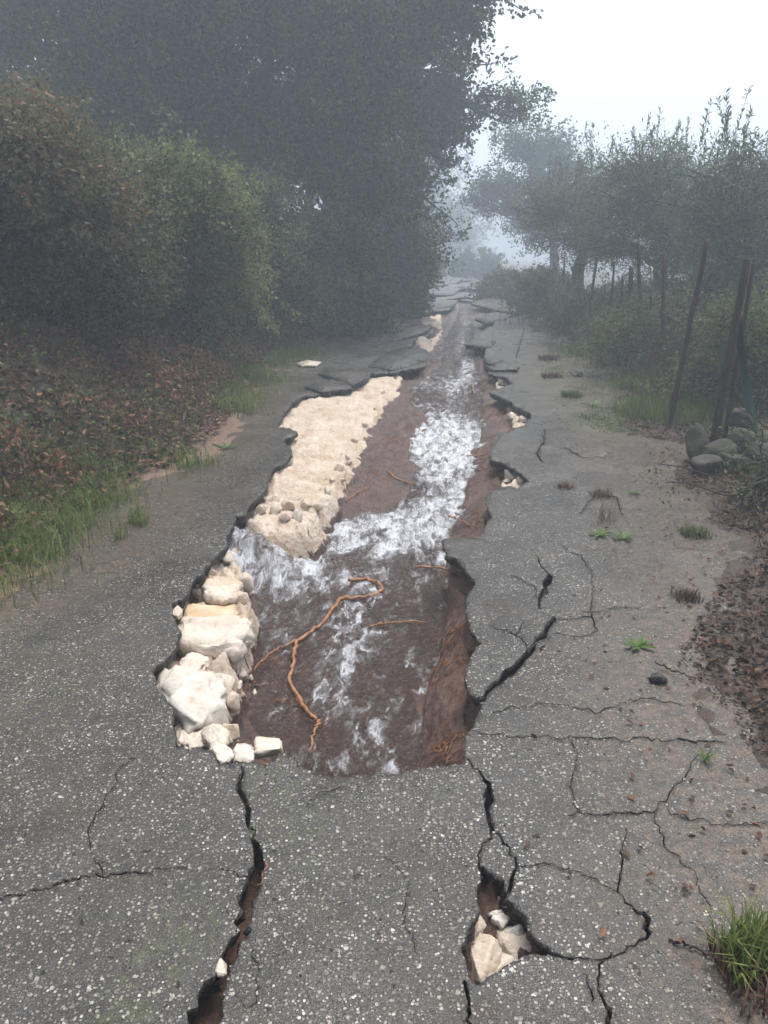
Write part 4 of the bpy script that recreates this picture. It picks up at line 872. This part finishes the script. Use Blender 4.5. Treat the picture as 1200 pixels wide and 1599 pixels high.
scrub('bramble thicket reaching the right verge under the pale foggy tree', 800, 420, 27, 1.2, 2.0, 312, 1000, ln=.08, wd=.05)
scrub('faint low scrub in the fog where the road disappears', 745, 385, 48, 2.0, 3.0, 313, 900, ln=.14, wd=.09)
scrub('faint scrub left of where the road disappears', 660, 400, 46, 1.3, 3.0, 317, 700, ln=.14, wd=.09)
scrub('tangled undergrowth between the thin posts', 930, 455, 15.5, 1.1, 1.2, 314, 1000, M_BUSH, .05, .026, .4)
scrub('tangled undergrowth behind the tall leaning post', 1075, 470, 9.8, 1.1, .9, 315, 1100, M_BUSH, .045, .02, .42)
scrub('yellow green bush behind the green leaning bar', 1215, 460, 7.6, .8, .9, 316, 1100, M_BUSH, .042, .022, .6)
scrub('dark thicket filling the gap under the nearest olive', 1150, 420, 13.0, 1.6, 1.0, 319, 1300, M_BUSH, .055, .03, .4)
scrub('dark thicket under the bushy olive', 1060, 440, 17.5, 1.6, 1.2, 320, 1000, M_BUSH, .06, .034, .4)
scrub('undergrowth behind the green metal post', 1010, 470, 12.2, .9, .9, 318, 800, M_BUSH, .045, .022, .45)

# ------------------------------------------------------------------ fence posts
def post(label, b, t, r, seed, mat=M_POST, name='fence_post', group='leaning posts of the right-hand fence', Ytop=0, forks=0):
    X, Y = P(b[0], b[1]); X, Y = float(X), float(Y); zb = gz(X, Y)
    base = np.array(PY(b[0], b[1], Y)); base[2] = zb-.15; tp = np.array(PY(t[0], t[1], Y+Ytop))
    q = curve_pts(base, tp, 12, .007, seed); rr = np.linspace(r*.84, r*.6, 12)
    parts = [tube(q, rr, 8, seed, .09)]; rg = np.random.default_rng(seed)
    for k in range(forks):
        s = q[rg.integers(3, 10)]; e = s+[rg.normal(0, .12), rg.normal(0, .05), rg.uniform(.05, .25)]; parts.append(tube(curve_pts(s, e, 5, .1, seed+k), np.linspace(r*.35, r*.15, 5), 5))
    V, F = join(parts); o = thing(name, label, 'fence post', (X, Y, zb), 0, group)
    obj('shaft', new_mesh('shaft', V-[X, Y, zb], F, mat, None, True), o); return o
post('thick dark wooden post leaning over the mossy stones', (1111, 712), (1167, 405), .047, 401, forks=1)
post('slim dark stake bound against the thick leaning post', (1128, 700), (1177, 412), .026, 402)
post('tall thin wooden post leaning beside the dead leaves', (1046, 664), (1103, 378), .036, 403, forks=2)
post('short forked stick propped against the tall thin leaning post', (1033, 650), (1052, 612), .016, 404)
post('weathered post in front of the olive trunk', (1036, 606), (1037, 398), .036, 405, forks=1)
post('straight dark post beside the green metal post', (1003, 580), (997, 380), .036, 406, forks=1)
post('slender post left of the green metal post', (952, 540), (959, 408), .03, 408)
post('thin stick leaning across to the slender post', (936, 540), (957, 452), .02, 409)
post('thin leaning post beyond the slender post', (914, 535), (933, 402), .034, 410)
post('thin far post among the brambles', (880, 497), (882, 398), .035, 411)
post('thin farthest post dim in the fog beside the brambles', (866, 487), (866, 408), .04, 412)
post('thin post standing before the bushy olive', (1020, 590), (1016, 452), .026, 414)
post('slim crooked post between slender post and green metal post', (968, 548), (972, 430), .024, 415)
post('slim post leaning beyond the thin leaning post', (898, 520), (906, 412), .028, 416)
post('thin stake near the fence end by the verge brambles', (848, 478), (850, 412), .035, 417)
post('thin twig-like stake in the grass between tall post and thick post', (1075, 655), (1090, 560), .012, 413)
# green metal post: an angle section with a small top bracket
def green_bar(label, b, t, w, Ytop=0, bracket=False):
    X, Y = P(b[0], b[1]); X, Y = float(X), float(Y); zb = gz(X, Y); base = Vector((X, Y, zb-.1)); tp = PY(t[0], t[1], Y+Ytop)
    d = (tp-base).normalized(); sx = d.cross(Vector((0, 1, 0))).normalized(); sy = d.cross(sx).normalized(); th = .005
    prof = [(0, 0), (w, 0), (w, th), (th, th), (th, w), (0, w)]
    V = [base+sx*a+sy*c for a, c in prof]+[tp+sx*a+sy*c for a, c in prof]; n = 6
    o = thing('green_post', label, 'fence post', (X, Y, zb)); Q = [[i, (i+1) % n, n+(i+1) % n, n+i] for i in range(n)]; Tt = [[0, 1, 2], [0, 2, 3], [0, 3, 4], [0, 4, 5], [6, 8, 7], [6, 9, 8], [6, 10, 9], [6, 11, 10]]
    obj('angle_bar', new_mesh('angle_bar', np.array([list(v-Vector((X, Y, zb))) for v in V]), [np.array(Q), np.array(Tt)], M_GREENPAINT), o)
    if bracket:
        Vb, Qb, Tb = tube(np.array([list(tp-Vector((X, Y, zb))+Vector((0, 0, -.03))), list(tp-Vector((X, Y, zb))+Vector((-.08, 0, -.10))), list(tp-Vector((X, Y, zb))+Vector((-.17, 0, -.32)))]), .012, 6)
        obj('bracket', new_mesh('bracket', Vb, [Qb, Tb], M_GREENPAINT), o)
green_bar('green metal post with a bent side bracket', (983, 556), (988, 418), .055, 0, True)
green_bar('green painted angle bar leaning against the thick dark post', (1188, 715), (1153, 490), .05, .25)

# ------------------------------------------------------------------ mossy stones of the tumbled wall
scrub('small leafy bramble growing in front of the tumbled stones', 1188, 735, 5.25, .22, .14, 330, 26, M_BUSH, .03, .016, .5)
scrub('low bramble in the litter beside the tumbled stones', 1200, 800, 4.6, .25, .2, 331, 36, M_BUSH, .03, .016, .45)
for i, (x, y, Y, d, lab) in enumerate([(1098, 762, 5.55, (.26, .22, .20), 'mossy stone at the foot of the tumbled pile'), (1140, 765, 5.6, (.34, .24, .20), 'greenish flat stone low in the tumbled pile'), (1185, 755, 5.7, (.30, .26, .24), 'dark stone at the fence end of the tumbled pile'),
                                       (1095, 697, 5.95, (.25, .24, .38), 'tall ochre mossy stone standing upright in the pile'), (1128, 712, 5.75, (.30, .24, .25), 'rounded grey stone leaning on the upright mossy stone'), (1160, 690, 5.95, (.27, .24, .23), 'rounded brown stone near the top of the pile'), (1156, 655, 6.15, (.25, .22, .20), 'dark capping stone at the top of the tumbled pile'), (1195, 700, 5.9, (.24, .24, .24), 'dark stone beside the green leaning bar')]):
    c = PY(x, y, Y); zz = max(c.z, gz(c.x, c.y)+d[2]*.35)
    stone('mossy_stone', lab, 'stone', Vector((c.x, c.y, zz)), d, 1000+i, M_MOSS, (.1*i, .15, i*1.3), 'mossy stones of the tumbled wall', cuts=5, sub=4, noise=.12)

# ------------------------------------------------------------------ grasses, litter, weeds
def blades(pos, hgt, lean, wd, r, up=None):
    n = len(pos); a = r.uniform(0, 6.283, n); d = np.stack([np.cos(a), np.sin(a), np.zeros(n)], 1); s = np.stack([-np.sin(a), np.cos(a), np.zeros(n)], 1)
    h = (hgt*r.uniform(.5, 1.25, n))[:, None]; l = np.minimum(lean*np.abs(r.normal(0, 1, n)), 1.1)[:, None]; w = (wd*r.uniform(.6, 1.3, n))[:, None]; z = np.array([[0, 0, 1.]])
    m = pos+z*h*.55+d*h*l*.3; t = pos+z*h*(1-.25*l)+d*h*l
    V = np.stack([pos-s*w, pos+s*w, m-s*w*.8, m+s*w*.8, t], 1).reshape(-1, 3); i = np.arange(n)*5
    return V, [np.stack([i, i+1, i+3, i+2], 1), np.stack([i+2, i+3, i+4], 1)]
def ground_pts(n, fx, r):
    X, Y = fx(n, r); Z = h_ground(X, Y); return np.stack([X, Y, Z], 1)
def px_spots(spots, r):
    """(px, py, radius m, count) on the ground sheet"""
    out = []
    for x, y, rad, n in spots:
        z = 0.0
        for _ in range(8): X, Y = P(x, y, z); z = .5*z+.5*max(gz(X, Y), -.02)
        q = r.normal(0, rad, (n, 2))+[float(X), float(Y)]; out.append(np.column_stack([q, np.maximum(h_ground(q[:, 0], q[:, 1]), 0)-.01]))
    return np.vstack(out)
def grass(name, label, spots, hgt, wd, lean, seed, mat=M_GRASS, v0=.5, tag=True):
    r = np.random.default_rng(seed); p = px_spots(spots, r); V, F = blades(p, hgt, lean, wd, r)
    var = np.repeat(np.clip(r.normal(v0, .22, len(p)), 0, 1), 5)
    return obj(name, new_mesh(name, V, F, mat, {'var': var}), kind='stuff', label=label, category='grass')
grass('verge_grass', 'bright green grass along the foot of the left bank', [(370, 585, .25, 2600), (340, 610, .22, 2200), (400, 565, .25, 2200), (430, 552, .28, 2000), (360, 640, .15, 500), (455, 548, .25, 600), (310, 600, .2, 500)], .17, .0045, .8, 501, v0=.68)
grass('bank_grass', 'coarse green grass at the near end of the left bank', [(20, 860, .16, 900), (60, 820, .18, 900), (110, 790, .16, 700), (150, 770, .14, 500), (10, 800, .2, 700), (90, 740, .2, 450), (200, 700, .2, 350), (160, 740, .14, 350), (215, 820, .03, 60), (190, 845, .02, 25), (300, 730, .12, 200), (-60, 900, .2, 900), (250, 690, .15, 220), (40, 700, .2, 300)], .14, .0028, .85, 502, v0=.55)
grass('fence_grass', 'green grass growing along the right fence', [(930, 555, .25, 700), (960, 570, .25, 600), (1010, 640, .2, 700), (1040, 650, .18, 500), (990, 600, .2, 500), (905, 550, .2, 350), (1080, 650, .25, 600), (1000, 560, .4, 700), (1060, 600, .3, 600), (1150, 620, .35, 700)], .20, .003, .6, 503, v0=.5)
grass('tall_dry_grass', 'tall dry stalks standing behind the right fence', [(1050, 560, .5, 700), (1100, 580, .4, 600), (1000, 530, .7, 700), (960, 510, .8, 600), (1150, 600, .4, 500), (1190, 620, .35, 500), (1080, 610, .3, 400), (910, 505, .8, 500)], .75, .0035, .22, 504, M_DRY, .35)
grass('mossy_turf', 'short mossy turf creeping over the right lane', [(925, 655, .10, 500), (945, 668, .12, 700), (960, 675, .08, 300), (905, 610, .12, 350), (870, 580, .12, 300)], .035, .0025, .6, 505, v0=.45)

def litter(name, label, n, fx, ln, wd, seed, mat=M_BROWN, v0=.45, lift=.02):
    r = np.random.default_rng(seed); X, Y = fx(n, r); Z = np.maximum(h_ground(X, Y), h_road(X, Y)*0+.004)+r.uniform(.002, lift, n)
    a = r.uniform(0, 6.283, n); D = np.stack([np.cos(a), np.sin(a), r.normal(0, .28, n)], 1)
    nrm = np.column_stack([r.normal(0, .35, (n, 2)), np.ones(n)]); D /= np.linalg.norm(D, axis=1)[:, None]; S = np.cross(nrm, D); S /= np.linalg.norm(S, axis=1)[:, None]
    L = (ln*r.uniform(.6, 1.4, n))[:, None]; W = (wd*r.uniform(.7, 1.3, n))[:, None]; N = np.cross(D, S); Pn = np.stack([X, Y, Z], 1); cu = r.uniform(-.1, .5, n)[:, None]
    V = np.stack([Pn, Pn+D*L*.3+S*W*.45+N*W*cu, Pn+D*L*.7+S*W*.4+N*W*cu*1.3, Pn+D*L+N*L*.15*cu, Pn+D*L*.7-S*W*.4+N*W*cu*1.2, Pn+D*L*.3-S*W*.45+N*W*cu], 1).reshape(-1, 3); i = np.arange(n)*6
    F = [np.vstack([np.stack([i, i+1, i+2, i+3], 1), np.stack([i, i+3, i+4, i+5], 1)])]
    return obj(name, new_mesh(name, V, F, mat, {'var': np.repeat(np.clip(r.normal(v0, .24, n), 0, 1), 6)}), kind='stuff', label=label, category='leaf litter')
def right_verge(n, r):
    Y = .9+r.uniform(0, 1, n)**1.3*8.5; return XR(Y)-.02+np.abs(r.normal(0, .55, n))+.22*fbm(Y*1.3, Y*0, seed=90, oct=3), Y
def left_bank(n, r):
    Y = 2.2+r.uniform(0, 1, n)**1.2*13; return XL(Y)-.12-np.abs(r.normal(0, .8, n)), Y
litter('leaf_litter', 'wet brown fallen leaves along the right verge', 4600, right_verge, .036, .022, 511, v0=.12, lift=.018)
litter('litter_fragments', 'dark crumbled leaf fragments along the right verge', 14000, lambda n, r: (lambda Y: (XR(Y)-.05+np.abs(r.normal(0, .5, n))+.15*fbm(Y*1.3, Y*0, seed=90, oct=3), Y))(.9+r.uniform(0, 1, n)**1.2*8), .016, .009, 514, v0=.2, lift=.012)
litter('bank_litter', 'russet fallen leaves over the left bank', 9000, left_bank, .055, .034, 512, v0=.5, lift=.06)
litter('road_litter', 'stray brown leaves and chips on the right lane', 420, lambda n, r: (lambda Y: (XR(Y)-np.abs(r.normal(0, .3, n)), Y))(1.3+r.uniform(0, 1, n)*7), .025, .014, 513, lift=.006)

def undergrowth(name, label, n, fx, seed, mat, hz, ln, wd, v0):
    r = np.random.default_rng(seed); X, Y = fx(n, r); cl = .5+.5*fbm(X*1.6, Y*1.6, seed=seed, oct=3)
    Z = h_ground(X, Y)+np.abs(r.normal(0, 1, n))*hz*sstep(.25, .8, cl); D = r.normal(0, 1, (n, 3))+[0, 0, .3]
    V, T = leaves_geo(np.stack([X, Y, Z], 1), D, ln, wd, r)
    return obj(name, new_mesh(name, V, T, mat, {'var': np.repeat(np.clip(v0+.25*fbm(X*1.2, Y*1.2, seed=seed+1)+r.normal(0, .2, n), 0, 1), 4)}), kind='stuff', label=label, category='undergrowth')
undergrowth('russet_undergrowth', 'russet bracken and dead leaves covering the left bank', 46000, lambda n, r: (lambda Y: (XL(Y)-.3-np.abs(r.normal(0, .85, n)), Y))(2.4+r.uniform(0, 1, n)**1.2*14), 521, M_BROWN, .17, .05, .026, .62)
undergrowth('green_undergrowth', 'green creeping plants among the russet bank litter', 12000, lambda n, r: (lambda Y: (XL(Y)-.25-np.abs(r.normal(0, .7, n)), Y))(2.4+r.uniform(0, 1, n)**1.2*12), 522, M_BUSH, .16, .04, .022, .5)
undergrowth('hedge_foot', 'dark tangled leaves at the foot of the left bushes', 26000, lambda n, r: (lambda Y: (XL(Y)-1.6-np.abs(r.normal(0, .7, n)), Y))(4.2+r.uniform(0, 1, n)**1.1*18), 525, M_RUSSET, .34, .055, .03, .4)
undergrowth('verge_undergrowth', 'low brown and green growth along the right fence line', 12000, lambda n, r: (lambda Y: (XR(Y)+.35+np.abs(r.normal(0, .7, n)), Y))(1.6+r.uniform(0, 1, n)**1.1*20), 523, M_BUSH, .14, .035, .018, .4)
undergrowth('verge_bracken', 'dead brown growth along the right fence line', 9000, lambda n, r: (lambda Y: (XR(Y)+.15+np.abs(r.normal(0, .6, n)), Y))(1.4+r.uniform(0, 1, n)**1.1*22), 524, M_BROWN, .10, .035, .016, .35)

# dead stems on the left bank and right verge
def stems(name, label, n, fx, seed, h, rad, mat):
    r = np.random.default_rng(seed); X, Y = fx(n, r); Z = h_ground(X, Y); parts = []
    for k in range(n):
        a = np.array([X[k], Y[k], Z[k]-.02]); e = a+[r.normal(0, h*.5), r.normal(0, h*.4), h*r.uniform(.1, 1.1)]; parts.append(tube(curve_pts(a, e, 6, .12, r.integers(1e6)), np.linspace(rad, rad*.4, 6), 4))
    V, F = join(parts); obj(name, new_mesh(name, V, F, mat, {'var': np.full(len(V), .4)}), kind='stuff', label=label, category='twigs')
stems('dead_stems', 'dead twigs and stems poking from the left bank', 260, lambda n, r: (lambda Y: (XL(Y)-.3-np.abs(r.normal(0, .7, n)), Y))(2.6+r.uniform(0, 1, n)*10), 531, .35, .0035, M_DRY)
stems('verge_stems', 'dead twigs lying along the right verge', 200, lambda n, r: (lambda Y: (XR(Y)+.1+np.abs(r.normal(0, .5, n)), Y))(1.6+r.uniform(0, 1, n)*8), 532, .22, .003, M_DRY)
stems('fence_stems', 'tall bare stems among the fence posts', 130, lambda n, r: (lambda Y: (XR(Y)+.9+np.abs(r.normal(0, .6, n)), Y))(5.5+r.uniform(0, 1, n)*12), 533, 1.0, .006, M_POST)

def rosette(label, x, y, size, n, seed, mat=M_WEED, width=.22, upr=.55, name='weed'):
    X, Y = P(x, y); X, Y = float(X), float(Y); z = max(float(h_road(X, Y)), gz(X, Y)); r = np.random.default_rng(seed)
    o = thing(name, label, 'weed', (X, Y, z))
    for k in range(n):
        a = k*2.4+r.normal(0, .2); L = size*r.uniform(.65, 1.15); d = np.array([math.cos(a), math.sin(a), 0]); s = np.array([-math.sin(a), math.cos(a), 0]); w = L*width; up = upr*r.uniform(.6, 1.3)
        ts = np.array([0, .3, .65, 1.]); ws = np.array([.25, .8, 1., .05])*w/2
        c = np.array([d*L*t*(1-.15*up)+np.array([0, 0, L*up*(t-.45*t*t)]) for t in ts]); V = np.vstack([c-s*ws[:, None], c+[0, 0, -w*.12], c+s*ws[:, None]])
        Q = [[i, i+4, i+5, i+1] for i in range(3)]+[[i+4, i+8, i+9, i+5] for i in range(3)]
        obj('leaf', new_mesh('leaf', V, np.array(Q), mat, {'var': np.full(12, np.clip(r.normal(.6, .2), 0, 1))}, True), o)
    return o
rosette('bright green broad-leaved weed below the dry weed stalks', 935, 834, .085, 12, 1)
rosette('bright green broad-leaved weed right beside its twin on the lane', 974, 840, .085, 12, 2)
rosette('solitary green weed with yellowing leaf above the black lump', 994, 1014, .075, 9, 3, width=.3)
rosette('small silvery green weed below the mossy turf edge', 926, 634, .13, 10, 4)
rosette('small green weed next to the dry weed tuft', 990, 770, .06, 9, 5)
rosette('small green sprig in the lane crack by the litter', 1100, 1190, .05, 10, 6, width=.16, upr=1.1)
rosette('leafy green weed on the left verge in front of the bank', 352, 700, .12, 10, 7)
rosette('leafy green weed at the edge of the silt on the left verge', 158, 745, .12, 11, 8, upr=.9)
rosette('tiny green sprout in the long left crack', 396, 1308, .025, 4, 9, width=.12, upr=2.2)
def tuft(label, x, y, rad, n, hgt, wd, lean, seed, mat, v0, name='grass_tuft', cat='grass tuft'):
    r = np.random.default_rng(seed); X, Y = P(x, y); X, Y = float(X), float(Y); z = max(float(h_road(X, Y)), gz(X, Y))
    p = np.column_stack([np.clip(r.normal(0, rad*.8, (n, 2)), -rad*1.2, rad*1.2), np.full(n, -.005)]); V, F = blades(p, hgt, lean, wd, r)
    obj(name, new_mesh(name, V, F, mat, {'var': np.repeat(np.clip(r.normal(v0, .2, n), 0, 1), 5)}), None, (X, Y, z), label=label, category=cat)
tuft('large green grass tuft growing over the near right lane', 1168, 1500, .05, 260, .13, .003, .55, 21, M_GRASS, .6)
tuft('dead brown thatch around the foot of the large grass tuft', 1190, 1530, .07, 240, .07, .003, .9, 27, M_BROWN, .4)
tuft('dry brown weed tuft on the right lane above the twin green weeds', 940, 772, .06, 200, .05, .0018, 1.3, 22, M_BROWN, .35, 'dry_weed', 'weed')
tuft('thin straw coloured stalks rising above the twin green weeds', 945, 812, .05, 60, .15, .0012, .35, 23, M_DRY, .6, 'dry_weed', 'weed')
tuft('dead brown weed next to the undercut hollow', 884, 760, .04, 140, .05, .0018, 1.3, 24, M_BROWN, .45, 'dry_weed', 'weed')
tuft('brown weed clump beside the dark earth clod', 862, 590, .10, 320, .08, .003, 1.2, 25, M_BROWN, .4, 'dry_weed', 'weed')
tuft('greenish brown weed clump on the lane edge below the clod', 893, 618, .08, 420, .08, .003, 1.2, 26, M_BUSH, .45, 'dry_weed', 'weed')
tuft('dark weed clump on the lane edge beyond the clod', 858, 562, .12, 320, .09, .0035, 1.2, 28, M_BROWN, .3, 'dry_weed', 'weed')
tuft('dark withered weed at the edge of the litter above the solitary weed', 1072, 935, .045, 240, .05, .002, 1.3, 29, M_BROWN, .25, 'dry_weed', 'weed')
tuft('dark green weed clump among the litter right of the twin weeds', 1085, 836, .06, 280, .06, .0025, 1.2, 30, M_BUSH, .4, 'dry_weed', 'weed')
tuft('small grass tuft on the left lane by the silt', 222, 820, .03, 60, .08, .0025, .6, 31, M_GRASS, .65)
root('bent black twig reaching from the litter to the black lump', [(1022, 1044), (1040, 1052), (1060, 1058), (1085, 1068)], .004, .003, 61, .02, 'twig', None, M_POST, 'twig', True)
root('brown stick lying in front of the large grass tuft', [(1046, 1466), (1065, 1474), (1085, 1482), (1112, 1492)], .004, .003, 62, .008, 'twig', None, M_BROWN if False else M_POST, 'twig', True)
root('orange brown needle of root along the edge of the left crack', [(416, 1346), (410, 1368), (404, 1385)], .0022, .0012, 63, .004, 'root', None, M_ROOT, 'root', True)
stone('crack_stone', 'buff stone wedged in the wide left crack', 'stone', G(347, 1513, -.02), (.035, .045, .03), 1101, M_LIME, (.3, .2, .4), sub=3)

# loose white chips on the near asphalt
r = np.random.default_rng(77); parts = []
bmc = bmesh.new(); bmesh.ops.create_icosphere(bmc, subdivisions=1, radius=1); cv = np.array([v.co for v in bmc.verts]); cf = np.array([[v.index for v in f.verts] for f in bmc.faces]); bmc.free()
VV, FF, o_ = [], [], 0
for _ in range(260):
    x, y = r.uniform(-60, 1260), 900+r.uniform(0, 1)**.7*720
    if inside(HOLE_J, np.array([x]), np.array([y]))[0] or inside(POT_J, np.array([x]), np.array([y]))[0] or any(inside(q, np.array([x]), np.array([y]))[0] for q in CRACK_P[:1]): continue
    X, Y = P(x, y); X, Y = float(X), float(Y)
    if X < XL(Y) or X > XR(Y): continue
    sz = r.uniform(.0014, .0032)*(1.6 if r.uniform() < .06 else 1); VV.append(cv*r.uniform(.6, 1.3, 3)*sz*(1+.2*r.normal(0, 1, cv.shape))+[X, Y, float(h_road(X, Y))+sz*.35]); FF.append(cf+o_); o_ += len(cv)
obj('loose_chips', new_mesh('loose_chips', np.vstack(VV), np.vstack(FF), M_LIME), kind='stuff', label='loose pale stone chips scattered over the near asphalt', category='gravel')

# ------------------------------------------------------------------ fog
FOG_DENSITY = .0115
def build_haze():
    s = bpy.data.materials.new('fog'); s.use_nodes = True; n = s.node_tree.nodes; n.remove(n['Principled BSDF'])
    v = n.new('ShaderNodeVolumePrincipled'); v.inputs['Color'].default_value = (.79, .893, 1, 1); v.inputs['Density'].default_value = FOG_DENSITY; v.inputs['Anisotropy'].default_value = .25
    s.node_tree.links.new(v.outputs[0], n['Material Output'].inputs['Volume'])
    x0, x1, y0, y1, z0, z1 = -170, 185, -20, 160, -2.0, 16
    V = np.array([(x, y, z) for z in (z0, z1) for y in (y0, y1) for x in (x0, x1)], float)
    F = np.array([[0, 2, 3, 1], [4, 5, 7, 6], [0, 1, 5, 4], [2, 6, 7, 3], [0, 4, 6, 2], [1, 3, 7, 5]])
    obj('haze', new_mesh('haze', V, F, s), kind='stuff')
build_haze()
